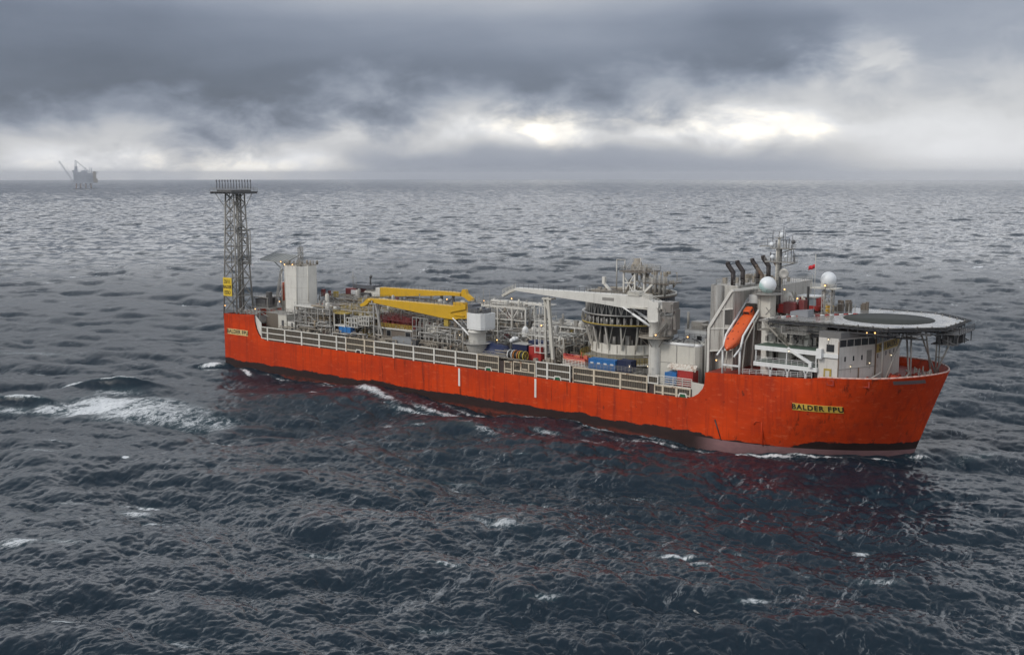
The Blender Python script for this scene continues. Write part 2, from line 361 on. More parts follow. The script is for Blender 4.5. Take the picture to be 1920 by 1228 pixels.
# foam: where the surface folds, and in given patches
def jac():
    T = T1; N = 512; dd = L1 / N; gx = lambda q: (np.roll(q, -1, 0) - np.roll(q, 1, 0)) / (2 * dd); gy = lambda q: (np.roll(q, -1, 1) - np.roll(q, 1, 1)) / (2 * dd)
    return (1 + chop * gx(T[1])) * (1 + chop * gy(T[2])) - chop ** 2 * gy(T[1]) * gx(T[2])
J = jac(); q = np.quantile(J, [.002, .028]); Jf = np.clip((q[1] - J) / (q[1] - q[0]), 0, 1)
foam = bilin(Jf, X, Y, L1) ** 1.3 * .9
def patch(cx, cy, a, b, ang, s, p=2):
    u = (X - cx) * math.cos(ang) + (Y - cy) * math.sin(ang); v = -(X - cx) * math.sin(ang) + (Y - cy) * math.cos(ang)
    return s * np.exp(-((u / a) ** 2 + (v / b) ** 2) ** (p / 2))
for pt in [(34, -74, 29, 13, R(16), .80, 3), (24, -76, 16, 13, R(25), .86, 3), (58, -70, 14, 8, R(25), .66, 3), (16, -84, 9, 5, R(20), .75, 3), (7, -59.5, 10, 1.3, R(30), 1.05, 2), (-3, -67, 6, 1.2, R(60), .9, 2), (14, -65, 10, 5, R(30), .72, 2),
           (2, -84, 9, 1.3, R(30), .95, 2), (8, -90, 8, 3.5, R(30), .75, 2), (-2, -21, 5, 1.3, R(42), 1.1, 2), (1, -24, 4, 2.0, R(30), .9, 2), (-66, -44, 18, 4, R(38), .62, 2), (-84, -52, 12, 3, R(38), .6, 2),
           (14, -20.6, 6, 1.1, R(-14), 1.05, 2), (24, -19.4, 11, .7, R(2), .75, 2), (46, -19.2, 14, .8, 0, .8, 2), (60, -23, 8, 1.8, R(-12), .86, 2), (70, -26, 9, 2.2, R(-18), .88, 2), (79, -29, 7, 1.8, R(-14), .8, 2), (50, -22, 7, 1.4, R(-8), .7, 2),
           (96, -28, 14, 1.8, R(2), .74, 2), (90, -32, 10, 1.6, R(10), .7, 2), (104, -22, 20, .9, 0, .72, 2), (119, -20, 22, .9, 0, .7, 2), (118, -40, 12, 2.2, R(-8), .62, 2), (100, -46, 13, 2, 0, .55, 2), (132, -30, 16, 1.6, R(4), .55, 2),
           (172, -20.0, 12, 1.7, R(4), 1.0, 2), (180, -17.2, 7, 1.3, R(14), 1.08, 2), (160, -21.5, 14, 1.3, R(2), .72, 2), (148, -24, 18, 1.8, R(2), .58, 2), (142, -36, 18, 2.4, 0, .5, 2), (168, -30, 14, 2, R(8), .5, 2),
           (80, -18.9, 60, .55, 0, .66, 2), (140, -18.9, 30, .7, 0, .7, 2), (190, -13.4, 10, .7, R(14), .9, 2), (200, -8, 6, .6, R(22), .85, 2), (206, -1, 3, 1.2, R(40), .9, 2), (216, 6, 9, 2.2, R(60), .55, 2),
           (77, -104, 1.2, .8, R(30), 1.2, 2), (107, -122, 5, 2.6, R(25), .74, 2), (113, -146, 4, 2.6, R(40), .8, 2), (118, -142, 5, 1.4, R(20), .66, 2), (96, -126, 8, 1.2, R(30), .6, 2), (199, -89, 3.4, .9, R(30), .9, 2), (205, -91, 6, 1.4, R(10), .62, 2),
           (204, -80, 5, 1.2, R(20), .58, 2), (227, -80, 5, 1.2, R(30), .6, 2), (166, -92, 8, 1.8, R(20), .62, 2), (102, -93, 6, .9, R(30), .75, 2), (152, -118, 7, 1.6, R(30), .6, 2), (184, -128, 6, 1.6, R(35), .6, 2), (140, -70, 10, 1.4, R(20), .55, 2), (60, -112, 8, 1.4, R(30), .55, 2)]:
    foam = np.maximum(foam, patch(*pt))
rng = np.random.default_rng(5)
for _ in range(46):                                   # small scattered whitecaps, thin along their crests
    d_ = rng.uniform(150, 420); a_ = HEAD + R(rng.uniform(-22, 26)); px_, py_ = CAM.x + d_ * math.cos(a_), CAM.y + d_ * math.sin(a_)
    if py_ > -24 and -5 < px_ < 215: continue
    foam = np.maximum(foam, patch(px_, py_, rng.uniform(1.5, 5), rng.uniform(.4, 1.0), R(rng.uniform(15, 48)), rng.uniform(.6, .9)))
Zw = SEA_Z + Z - RR ** 2 / (2 * RE); Xw = X + DX; Yw = Y + DY
nR, nA = X.shape; n = nR * nA
co = np.empty((n + 1, 3), np.float32); co[:n, 0] = Xw.ravel(); co[:n, 1] = Yw.ravel(); co[:n, 2] = Zw.ravel(); co[n] = (CAM.x, CAM.y, SEA_Z)
i, j = np.meshgrid(np.arange(nR - 1), np.arange(nA), indexing='ij'); j1 = (j + 1) % nA
quads = np.stack([i * nA + j, i * nA + j1, (i + 1) * nA + j1, (i + 1) * nA + j], -1).reshape(-1, 4)[:, ::-1]
tri = np.stack([np.full(nA, n), (np.arange(nA) + 1) % nA, np.arange(nA)], -1)[:, ::-1]
me = bpy.data.meshes.new('sea'); me.vertices.add(n + 1); me.vertices.foreach_set('co', co.ravel())
nq, nt = len(quads), len(tri); me.loops.add(nq * 4 + nt * 3); me.loops.foreach_set('vertex_index', np.concatenate([quads.ravel(), tri.ravel()]).astype(np.int32))
me.polygons.add(nq + nt); me.polygons.foreach_set('loop_start', np.concatenate([np.arange(nq) * 4, nq * 4 + np.arange(nt) * 3]).astype(np.int32))
me.polygons.foreach_set('use_smooth', np.ones(nq + nt, bool))
me.update(calc_edges=True); me.validate()
at_ = me.attributes.new('foam', 'FLOAT', 'POINT'); at_.data.foreach_set('value', np.append(foam.ravel(), 0).astype(np.float32))
if me.polygons[5].normal.z < 0: me.flip_normals()
sea = bpy.data.objects.new('sea', me); C.objects.link(sea); sea['kind'] = 'structure'
def water():
    m_, kk, b = newmat('sea_water')
    geo = kk.n.new('ShaderNodeNewGeometry'); pos = geo.outputs['Position']
    rot = (0, 0, -WDIR)
    P1 = kk.mapping(pos, rot=rot, scale=(1, .34, 1))
    dist = kk.v('LENGTH', kk.v('SUBTRACT', pos, tuple(CAM)), out=1)
    def slope(scale, amp, loc, det=3):
        c = kk.noise(kk.mapping(P1, loc=loc), scale, det, .62, .35, out='Color')
        return kk.v('SCALE', kk.v('SUBTRACT', c, (.5, .5, .5)), amp)
    far = kk.mr(dist, 250, 2500)
    s = kk.v('SCALE', slope(1.7, .36, (3, 7, 1), 5), kk.mr(dist, 160, 380, 1.0, .38))
    s = kk.v('ADD', s, kk.v('SCALE', slope(.26, .46, (1, 4, 9), 6), kk.m('ADD', .30, kk.m('MULTIPLY', kk.mr(dist, 250, 1200), .5))))
    s = kk.v('ADD', s, kk.v('SCALE', slope(.05, .14, (6, 2, 5), 5), far))
    s = kk.v('SCALE', s, kk.m('SUBTRACT', 1.0, kk.m('MULTIPLY', kk.mr(dist, 700, 6000), .3)))
    sx, sy, sz = kk.sep(s)
    sv = kk.mapping(kk.xyz(sx, kk.m('MULTIPLY', sy, .8), 0.0), rot=(0, 0, WDIR))
    nrm = kk.v('NORMALIZE', kk.v('ADD', geo.outputs['Normal'], sv))
    att = kk.n.new('ShaderNodeAttribute'); att.attribute_name = 'foam'
    # foam: lace broken up by noise, thicker where the attribute is high; sparse whitecaps far out
    Q = kk.mapping(pos, rot=rot, scale=(1, .5, 1))
    W = kk.v('ADD', Q, kk.v('SCALE', kk.v('SUBTRACT', kk.noise(Q, .25, 4, .6, out='Color'), (.5, .5, .5)), 5.0))
    n1 = kk.noise(W, .42, 6, .62, .5); n2 = kk.noise(kk.mapping(W, loc=(5, 5, 0)), 1.3, 6, .68, .5); n3 = kk.noise(kk.mapping(Q, loc=(2, 9, 0)), .14, 5, .6)
    def web(q_, g_): return kk.m('SUBTRACT', 1.0, kk.m('MULTIPLY', kk.m('ABSOLUTE', kk.m('SUBTRACT', q_, .5)), g_), clamp=True)
    br = kk.m('ADD', kk.m('MULTIPLY', web(n1, 8.0), .40), kk.m('ADD', kk.m('MULTIPLY', web(n2, 6.0), .38), kk.m('MULTIPLY', kk.mr(n3, .35, .65), .22)))
    th = kk.m('SUBTRACT', 1.0, att.outputs['Fac'])
    f1 = kk.m('MULTIPLY', kk.mr(kk.m('SUBTRACT', br, kk.m('MULTIPLY', th, 1.0)), .10, .56), kk.mr(att.outputs['Fac'], .1, .95, .3, .85))
    wc = kk.noise(kk.mapping(pos, rot=rot, scale=(.10, .025, 1)), 1, 6, .62)
    f2 = kk.m('MULTIPLY', kk.mr(wc, .635, .72), kk.mr(dist, 350, 800, 0, .9))
    stk = kk.noise(kk.mapping(W, loc=(1, 3, 0), scale=(.16, 1.5, 1)), .9, 5, .65)
    f3 = kk.m('MULTIPLY', kk.m('MULTIPLY', kk.mr(stk, .54, .68), kk.mr(n3, .44, .60)), kk.mr(dist, 1100, 300, 0, .22))
    f = kk.m('MAXIMUM', kk.m('MAXIMUM', f1, f2), f3)
    b.inputs['Specular IOR Level'].default_value = .4
    b.inputs['Base Color'].default_value = (.008, .017, .024, 1); kk.l.new(kk.m('SUBTRACT', kk.mr(dist, 130, 320, .20, .38), kk.mr(dist, 420, 1000, 0.0, .24)), b.inputs['Roughness']); b.inputs['IOR'].default_value = 1.333
    deep = kk.mix(kk.noise(kk.mapping(pos, scale=(.02, .02, .02)), 1, 3), (.006, .0135, .0225), (.009, .0215, .032))
    kk.l.new(kk.mix(kk.m('MULTIPLY', kk.mr(att.outputs['Fac'], .15, .9), .35), deep, (.05, .10, .11)), b.inputs['Base Color'])
    kk.l.new(nrm, b.inputs['Normal'])
    fb = kk.n.new('ShaderNodeBsdfDiffuse'); fb.inputs[0].default_value = (.74, .76, .77, 1)
    mx = kk.n.new('ShaderNodeMixShader'); kk.l.new(f, mx.inputs[0]); kk.l.new(b.outputs[0], mx.inputs[1]); kk.l.new(fb.outputs[0], mx.inputs[2])
    kk.l.new(mx.outputs[0], kk.n['Material Output'].inputs[0]); return m_
me.materials.append(water())
del X, Y, Z, Xw, Yw, Zw, co, quads, RR, AA
# ------------------------------------------------------------------ haze: one closed box of thin air round everything
hz = MB().box(-32000, 32000, -32000, 32000, -80, 145)
hm = bpy.data.materials.new('haze_air'); hm.use_nodes = True; hn = hm.node_tree.nodes; hn.remove(hn['Principled BSDF'])
pv = hn.new('ShaderNodeVolumePrincipled'); pv.inputs['Color'].default_value = (.96, .97, 1, 1); pv.inputs['Density'].default_value = 4.4e-5; pv.inputs['Anisotropy'].default_value = .88
hm.node_tree.links.new(pv.outputs[0], hn['Material Output'].inputs['Volume'])
haze = hz.build('haze', hm); haze['kind'] = 'stuff'
# ------------------------------------------------------------------ the ship: hull
def hull_mat():
    m_, kk, b = newmat('orange_hull_paint')
    g = kk.n.new('ShaderNodeNewGeometry').outputs['Position']; x, y, z = kk.sep(g)
    blot = kk.noise(kk.mapping(g, scale=(.06, .06, .12)), 1, 6, .6); run = kk.noise(kk.mapping(g, scale=(.85, .85, .05)), 1, 5, .62)
    fine = kk.noise(kk.mapping(g, scale=(.5, .5, 1.3)), 1, 6, .68)
    c = kk.mix(kk.mr(blot, .36, .62), (.60, .056, .009), (.46, .041, .009))
    c = kk.mix(kk.m('MULTIPLY', kk.mr(run, .46, .68), .55), c, (.27, .028, .014))
    c = kk.mix(kk.m('MULTIPLY', kk.mr(fine, .54, .68), .5), c, (.62, .13, .055))
    # strakes and butts
    def line(v, period, wd): return kk.mr(kk.m('ABSOLUTE', kk.m('SUBTRACT', kk.m('FRACT', kk.m('DIVIDE', v, period)), .5)), .5 - wd, .5, smooth=False)
    c = kk.mix(kk.m('MULTIPLY', kk.m('MAXIMUM', line(z, 3.1, .012), kk.m('MULTIPLY', line(x, 12.2, .005), .9)), .6), c, (.25, .025, .012))
    # rust trickles from the deck edge and frames
    tr = kk.noise(kk.mapping(g, scale=(.55, .55, .035)), 1, 7, .75)
    c = kk.mix(kk.m('MULTIPLY', kk.mr(tr, .575, .67), .8), c, (.09, .022, .012))
    sp = kk.noise(kk.mapping(g, scale=(.45, .45, .4)), 1, 6, .7); c = kk.mix(kk.m('MULTIPLY', kk.mr(sp, .65, .70), .8), c, (.10, .025, .015))
    # boot top: black weed with a ragged upper edge, grey-pink bottom paint below it forward
    rag = kk.noise(kk.mapping(g, scale=(.10, .10, .35)), 1, 8, .68); rag2 = kk.noise(kk.mapping(g, scale=(.9, .9, 1)), 1, 4, .7)
    top = kk.m('ADD', kk.m('ADD', 2.2, kk.m('MULTIPLY', rag, 3.1)), kk.m('MULTIPLY', rag2, .5))
    # the black is thin along the shoulder of the bow
    thin = kk.m('MULTIPLY', kk.mr(x, 160, 170), kk.mr(x, 192, 184)); top = kk.m('ADD', kk.m('SUBTRACT', top, kk.m('MULTIPLY', thin, .75)), kk.m('MULTIPLY', kk.mr(x, 183, 190), .95))
    blk = kk.mr(kk.m('SUBTRACT', z, top), .05, -.12, smooth=False)
    c = kk.mix(blk, c, kk.mix(fine, (.018, .014, .014), (.05, .03, .028)))
    pk = kk.m('MULTIPLY', kk.mr(z, 3.12, 3.06, smooth=False), kk.mr(x, 162, 170))
    c = kk.mix(pk, c, kk.mix(fine, (.30, .17, .17), (.17, .10, .105)))
    wet = kk.m('MULTIPLY', kk.mr(kk.m('ADD', z, kk.m('MULTIPLY', rag, 1.4)), 2.1, 1.9), kk.mr(x, 196, 199)); c = kk.mix(wet, c, (.02, .017, .016))
    mid = kk.m('MULTIPLY', kk.mr(kk.m('ADD', z, kk.m('MULTIPLY', rag, 2.2)), 3.3, 2.2), kk.mr(x, 158, 150)); c = kk.mix(kk.m('MULTIPLY', mid, kk.mr(fine, .35, .6)), c, (.14, .035, .025))
    kk.l.new(c, b.inputs['Base Color']); kk.l.new(kk.mr(blot, .3, .7, .34, .55), b.inputs['Roughness']); b.inputs['Specular IOR Level'].default_value = .12
    bp = kk.n.new('ShaderNodeBump'); bp.inputs['Strength'].default_value = .35; bp.inputs['Distance'].default_value = .12
    kk.l.new(kk.noise(kk.mapping(g, scale=(.28, .28, .5)), 1, 3), bp.inputs['Height']); kk.l.new(bp.outputs[0], b.inputs['Normal'])
    return m_
HULL = hull_mat()
ship = empty('production_ship', 'long orange floating production ship with black boot top and raised bow', 'ship')
HB = 18.0
def sheer(x):                                   # top edge of the hull side
    pts = [(-1, 17.8), (14.2, 18.5), (14.35, 16.6), (14.9, 14.6), (15.9, 12.9), (17.2, 11.75), (19, 11.25), (21, 11.2), (158.5, 11.2), (161, 11.3), (162.6, 11.8), (163.8, 12.6), (164.8, 13.8), (165.25, 15), (165.4, 17.5),
           (189.0, 18.75), (190.2, 18.85), (190.9, 19.15), (192, 19.25), (202, 19.6), (207, 19.85), (220, 20.3)]
    for (a, za), (b_, zb) in zip(pts, pts[1:]):
        if x <= b_: return za + (zb - za) * (x - a) / (b_ - a)
    return pts[-1][1]
def xb(z): return 163 + 25 * min(1, max(0, z / 20)) ** .8
def xs(z): return 204.2 + (z * .34 if z > 0 else 0)
def hull_pt(t_, z):                              # t 0 at the start of the entrance, 1 at the stem
    x = xb(z) + (xs(z) - xb(z)) * t_; f = min(1, max(0, z / 20)); p = 1.75 + .95 * f; q_ = .80 - .17 * f
    return x, HB * max(0, 1 - t_ ** p) ** q_
xsta = [0, 2, 4, 7, 10, 13, 14.2, 14.35, 14.6, 14.9, 15.4, 15.9, 16.5, 17.2, 18, 19, 21] + list(np.arange(25, 158, 4.)) + [158.5, 160, 161, 161.8, 162.6, 163.2, 163.8, 164.3, 164.8, 165.05, 165.25, 165.4, 165.6]
tsta = [0, .05, .1, .16, .22, .28, .34, .4, .46, .52, .58, .64, .7, .75, .8, .84, .88, .91, .935, .955, .97, .985, 1.0]
zl = 13
def side(sgn):
    vs = []; cols = 0
    for x in xsta:
        top = sheer(x)
        for i in range(zl):
            z = -4 + (top + 4) * i / (zl - 1); vs.append((x, sgn * HB, z))
        cols += 1
    for t_ in tsta:
        for i in range(zl):
            # the top edge follows the sheer at the point reached
            z = 18.
            for _ in range(3): z = sheer(max(165.6, hull_pt(t_, z)[0]))
            zz = -4 + (z + 4) * i / (zl - 1); x, y = hull_pt(t_, zz); f0 = 1 - min(1, max(0, (x - 165.6) / 6)); vs.append((max(x, 165.7 + t_), sgn * y, zz))
        cols += 1
    fs = []
    for c in range(cols - 1):
        for i in range(zl - 1):
            a = c * zl + i; f = (a, a + zl, a + zl + 1, a + 1); fs.append(f if sgn < 0 else f[::-1])
    return vs, fs
hull = MB()
for sg in (-1, 1):
    vs, fs = side(sg); hull.add(vs, fs, True)
hull.add([(0, -HB, -4), (0, HB, -4), (0, HB, 17.9), (0, -HB, 17.9)], [(0, 1, 2, 3)][::-1])
ho = hull.build('hull', HULL, ship)
so = ho.modifiers.new('plate', 'SOLIDIFY'); so.thickness = .22; so.offset = 1
es = ho.modifiers.new('edges', 'EDGE_SPLIT'); es.split_angle = R(40)
MB().box(.3, 166, -17.7, 17.7, 10.6, 11.1).build('main_deck', DECKM, ship)
MB().box(.3, 14.6, -17.7, 17.7, 15.6, 16.0).build('poop_deck', DECKM, ship)
def bow_poly(z, inset=.35, t0=0):
    L = []
    for t_ in tsta:
        x, y = hull_pt(t_, z); L.append((x - inset * (t_ > .5), max(0, y - inset)))
    return [(165.7, -HB + inset)] + [(x, -y) for x, y in L] + [(x, y) for x, y in L[::-1][1:]] + [(165.7, HB - inset)]
REDDECK = paint('red_deck_paint', (.26, .035, .02), .6, .5, .2)
MB().prism(bow_poly(17.6), 17.1, 17.6).build('forecastle_deck', REDDECK, ship)
# hull furniture ------------------------------------------------------------------------------------------------------------
WHITEL = paint('white_stripe', (.78, .72, .66), .5, .2, 0, bump=0)
for x in (95.0, 119.4):
    MB().box(x - .28, x + .28, -18.30, -18.225, 6.3, 10.9).build('marking', WHITEL, ship)
def text(name, body, size, m_, parent, mat3, loc, bold=0.0, sx=1.0, space=1.0):
    cu = bpy.data.curves.new(name, 'FONT'); cu.body = body; cu.size = size; cu.align_x = 'CENTER'; cu.align_y = 'CENTER'; cu.offset = bold; cu.extrude = .02; cu.space_character = space
    tmp = bpy.data.objects.new('tmp', cu); C.objects.link(tmp); bpy.context.view_layer.update()
    me_ = bpy.data.meshes.new_from_object(tmp.evaluated_get(bpy.context.evaluated_depsgraph_get())); bpy.data.objects.remove(tmp); me_.name = name
    me_.transform(Matrix.Diagonal((sx, 1, 1, 1)))
    o = bpy.data.objects.new(name, me_); C.objects.link(o); me_.materials.append(m_); o.parent = parent
    M = mat3.to_4x4(); M.translation = Vector(loc); o.matrix_local = M; return o
# letters on the starboard side: text x along +x, up +z, facing -y
STB = Matrix(((1, 0, 0), (0, 0, -1), (0, 1, 0)))
def board(x0, x1, z0, z1, m_, y=-18.235, lean=0.0):
    b = MB().box(x0, x1, y - .06, y, z0, z1).build('name_board', m_, ship); return b
nb = board(1.6, 11.2, 11.75, 13.45, BOARDC)
text('lettering', 'BALDER FPU', 1.62, LETTER, nb, STB, (6.4, -18.31, 12.6), .045, 1.02, 1.12)
# bow name board follows the flare: a slightly turned plate just proud of the shell
def shell_y(x, z):
    lo, hi = 0.0, 1.0
    for _ in range(40):
        m2 = (lo + hi) / 2
        if hull_pt(m2, z)[0] < x: lo = m2
        else: hi = m2
    return hull_pt(lo, z)[1]
xa, xc, zb0, zb1 = 185.5, 195.3, 11.85, 13.3
P00 = V(xa, -shell_y(xa, zb0), zb0); P10 = V(xc, -shell_y(xc, zb0), zb0); P01 = V(xa, -shell_y(xa, zb1), zb1); P11 = V(xc, -shell_y(xc, zb1), zb1)
nrm = (P10 - P00).cross(P01 - P00).normalized(); ex = (P10 - P00).normalized(); ey = nrm.cross(ex).normalized()
b = MB(); nx = 14
fr, bk = [], []
for i in range(nx + 1):
    x = xa + (xc - xa) * i / nx
    for z in (zb0, zb1): p = V(x, -shell_y(x, z), z); fr.append(p + nrm * .36); bk.append(p + nrm * .1)
nv = len(fr); vs = fr + bk; fs = []
for i in range(nx):
    a = 2 * i; fs += [(a, a + 2, a + 3, a + 1), (nv + a, nv + a + 1, nv + a + 3, nv + a + 2), (a, nv + a, nv + a + 2, a + 2), (a + 1, a + 3, nv + a + 3, nv + a + 1)]
fs += [(0, 1, nv + 1, nv), (2 * nx, nv + 2 * nx, nv + 2 * nx + 1, 2 * nx + 1)]
b.add(vs, fs); nb2 = b.build('name_board', BOARDY, ship)
me_t = None
lt = text('lettering', 'BALDER FPU', 1.5, LETTER, nb2, STB, (0, 0, 0), .045, 1.06, 1.2)
for v in lt.data.vertices:                                   # bend the letters to the shell
    x = (xa + xc) / 2 + v.co.x * .985; z = (zb0 + zb1) / 2 + v.co.y; p = V(x, -shell_y(x, z), z) + nrm * (.42 + v.co.z); v.co = p
lt.matrix_local = Matrix.Identity(4)
# bow bulwark: cap rail, hawse openings, mooring recess
cap = MB()
for sg in (-1, 1):
    pts = []
    for t_ in tsta:
        z = 18.
        for _ in range(3): z = sheer(max(165.6, hull_pt(t_, z)[0]))
        x, y = hull_pt(t_, z)
        if x > 190.5: pts.append((x, sg * y, z + .06))
    cap.pipe(pts, .17, 6)
cap.build('cap_rail', paint('pink_white_cap', (.62, .42, .36), .5, .3, .1), ship)
def on_shell(name, x0, x1, z0, z1, m_, off=.30, dep=.12):
    b = MB(); n_ = 8; fr, bk = [], []
    for i in range(n_ + 1):
        x = x0 + (x1 - x0) * i / n_
        for z in (z0, z1): p = V(x, -shell_y(x, z), z); q_ = V(x + .2, -shell_y(x + .2, z), z) - V(x - .2, -shell_y(x - .2, z), z); nn = V(q_.y, -q_.x, 0).normalized(); fr.append(p + nn * off); bk.append(p + nn * (off - dep))
    nv_ = len(fr); fs = []
    for i in range(n_):
        a = 2 * i; fs += [(a, a + 2, a + 3, a + 1), (a, nv_ + a, nv_ + a + 2, a + 2), (a + 1, a + 3, nv_ + a + 3, nv_ + a + 1)]
    fs += [(0, 1, nv_ + 1, nv_), (2 * n_, nv_ + 2 * n_, nv_ + 2 * n_ + 1, 2 * n_ + 1)]
    b.add(fr + bk, fs); return b.build(name, m_, ship)
on_shell('mooring_recess', 204.2, 208.6, 18.35, 19.15, paint('scuffed_bare_steel', (.16, .13, .13), .5, .8, .4), .27)
DKOR = paint('dark_orange_fairlead', (.36, .03, .012), .5, .4, .3)
for x in (193.4, 199.9):
    f = MB()
    y = -shell_y(x, 18.2); f.box(x - .75, x + .75, y - .34, y - .1, 17.75, 17.95); f.box(x - .75, x + .75, y - .34, y - .1, 18.75, 18.95); f.box(x - .75, x - .5, y - .34, y - .1, 17.95, 18.75); f.box(x + .5, x + .75, y - .34, y - .1, 17.95, 18.75)
    f.build('fairlead', DKOR, ship)
bk = MB(); bk.pipe([(197.8, -12.9, 1.4), (197.9, -13.2, 3.0)], .01)
rub = MB(); rub.pipe([(168.0, -18.32, 7.4), (169.6, -18.1, 3.0)], .16, 6); rub.build('overboard_pipe', BLACK, ship)
rp = MB(); rp.pipe([(179.2, -17.7, 3.0), (178.8, -18.05, 8.2), (177.6, -18.25, 8.4), (177.2, -18.25, 7.6)], .14, 6); rp.build('overboard_pipe', HULL, ship)
# white curved plates that close the ends of the long side opening
b = MB(); b.xprism([(14.36, 18.3), (14.36, 16.6), (14.9, 14.6), (15.9, 12.9), (17.2, 11.75), (18.4, 11.3), (18.4, 13.6), (17.0, 15.0), (16.9, 16.2)], -17.72, -17.60); b.build('end_plate', WHITE, ship)
b = MB(); b.xprism([(161.9, 11.3), (162.8, 11.8), (163.9, 12.7), (164.9, 14.0), (165.2, 14.7), (161.9, 14.9)], -17.72, -17.60); b.build('end_plate', CREAM, ship)
# ------------------------------------------------------------------ wind wall along the side of the main deck
LOUV = None
def louvre():
    m_, kk, b = newmat('brown_corrugated_cladding')
    g = kk.n.new('ShaderNodeNewGeometry').outputs['Position']; x, y, z = kk.sep(g)
    s = kk.m('FRACT', kk.m('DIVIDE', x, .62)); rib = kk.mr(kk.m('ABSOLUTE', kk.m('SUBTRACT', s, .5)), .28, .42)
    run = kk.noise(kk.mapping(g, scale=(1.3, 1, .12)), 1, 5, .6); bl = kk.noise(kk.mapping(g, scale=(.25, .25, .25)), 1, 3)
    c = kk.mix(rib, kk.mix(bl, (.085, .070, .052), (.12, .10, .074)), (.03, .025, .02)); c = kk.mix(kk.mr(run, .5, .75, 0, .5), c, (.08, .055, .035))
    kk.l.new(c, b.inputs['Base Color']); b.inputs['Roughness'].default_value = .65
    bp = kk.n.new('ShaderNodeBump'); bp.inputs['Strength'].default_value = .6; bp.inputs['Distance'].default_value = .08; kk.l.new(rib, bp.inputs['Height']); bp.invert = True; kk.l.new(bp.outputs[0], b.inputs['Normal'])
    return m_
LOUV = louvre()
FRAMEW = paint('stained_white_frame', (.74, .71, .64), .5, .5, .34)
FRAMER = paint('rust_stained_frame', (.64, .55, .42), .55, .6, .75)
wall = empty('wind_wall', 'long brown corrugated wind wall in stained white frames along the side of the ship', 'wind wall', (18, -17.9, 11.2))
def wadd(b, name, m_, p=wall): o = b.build(name, m_, p); o.matrix_parent_inverse = Matrix.Translation((-18, 17.9, -11.2)); return o
posts = [20.1, 27.8, 35.1, 42.5, 49.6, 53.4, 60.7, 64.4, 71.7, 79.0, 86.3, 93.7, 100.9, 107.9]
bays = [(17.2, 20.1, 0)] + [(a, b_, 0) for a, b_ in zip(posts, posts[1:])] + [(109.6, 112.0, 1), (112.4, 119.2, 2), (119.4, 122.8, 0), (122.8, 129.6, 0), (130.3, 136.3, 3), (136.3, 143.6, 3), (143.6, 150.8, 3), (150.9, 153.6, 4), (152.6, 154.8, 5), (154.8, 158.3, 5), (158.3, 161.8, 5)]
yw = -17.95
for (a, b_, kd) in bays:
    z0, z1 = 11.22, {0: 15.25, 1: 14.3, 2: 14.55, 3: 15.0, 4: 15.3, 5: 13.35}[kd]
    if kd == 4: z0 = 13.45
    ru = kd in (1, 2, 3, 5) or a > 100 and kd == 0 and a < 108 or 53 < a < 64
    p_ = wadd(MB().box(a + .2, b_ - .2, yw, yw + .12, z0, z1 - .1), 'cladding_panel', LOUV)
    f = MB(); w_ = .13
    def hb(zc, x0=a, x1=b_, w2=w_): f.box(x0 + .24, x1 - .24, yw - .14, yw - .003, zc - w2, zc + w2)
    hb(z1 - w_)
    if kd in (0, 3): hb(z0 + 2.25); hb(z0 + .55)
    elif kd == 2: hb(z0 + 1.0); f.box(a + 2.2, a + 2.5, yw - .12, yw - .002, z0 + 1.14, z1 - .3); f.box(a + 4.6, a + 4.9, yw - .12, yw - .002, z0 + 1.14, z1 - .3); hb(z0 + 1.55, a + 2.5, a + 4.6); f.lathe((a + 1.1, yw - .1, z1 - 1.1), [(0, 0), (.55, .01), (.6, .1)], 14)
    elif kd == 4: hb(z0 + w_)
    else: hb(z0 + .5); hb(z0 + 1.15) if kd == 1 else None
    for xx in (a + .12, b_ - .12): f.box(xx - .12, xx + .12, yw - .22, yw - .001, z0 - .02, z1 + .05)
    o = wadd(f, 'panel_frame', FRAMER if ru else FRAMEW)
    if ru: o['label'] = 'rust stained panel frame'
# freeing ports with plain painted covers, black aft and green further forward
for x in (58.3, 104.6, 125.9, 159.9):
    b = MB(); b.xprism([(x - 1.15, 11.25), (x - .85, 12.25), (x + .85, 12.25), (x + 1.15, 11.25), (x + .9, 11.25), (x + .65, 12.0), (x - .65, 12.0), (x - .9, 11.25)], yw - .26, yw - .15); wadd(b, 'freeing_port', FRAMEW)
    b = MB(); b.box(x - .62, x + .62, yw - .20, yw - .145, 11.27, 11.95); wadd(b, 'port_cover', BLACK if x < 60 else paint('wet_green', (.01, .11, .045), .4, .4, .1))
DOOR = paint('dark_doorway', (.05, .035, .03), .7, .3, .3)
for x in (50.4, 108.75, 151.9):
    wadd(MB().box(x - .75, x + .75, yw + .1, yw + .2, 11.2, 14.2), 'doorway', DOOR)
wadd(MB().box(17.75, 18.5, yw - .04, yw + .05, 11.5, 13.5), 'doorway', DOOR)
# shelf over the wall amidships and the pipe ledge behind it
led = MB(); led.box(18, 162, -17.6, -17.2, 14.85, 15.0)
for i in range(60): x = 19 + i * 2.4; led.tube((x, -17.4, 14.9), (x, -16.6, 13.0), .06, 5)
wadd(led, 'ledge', RUSTY)
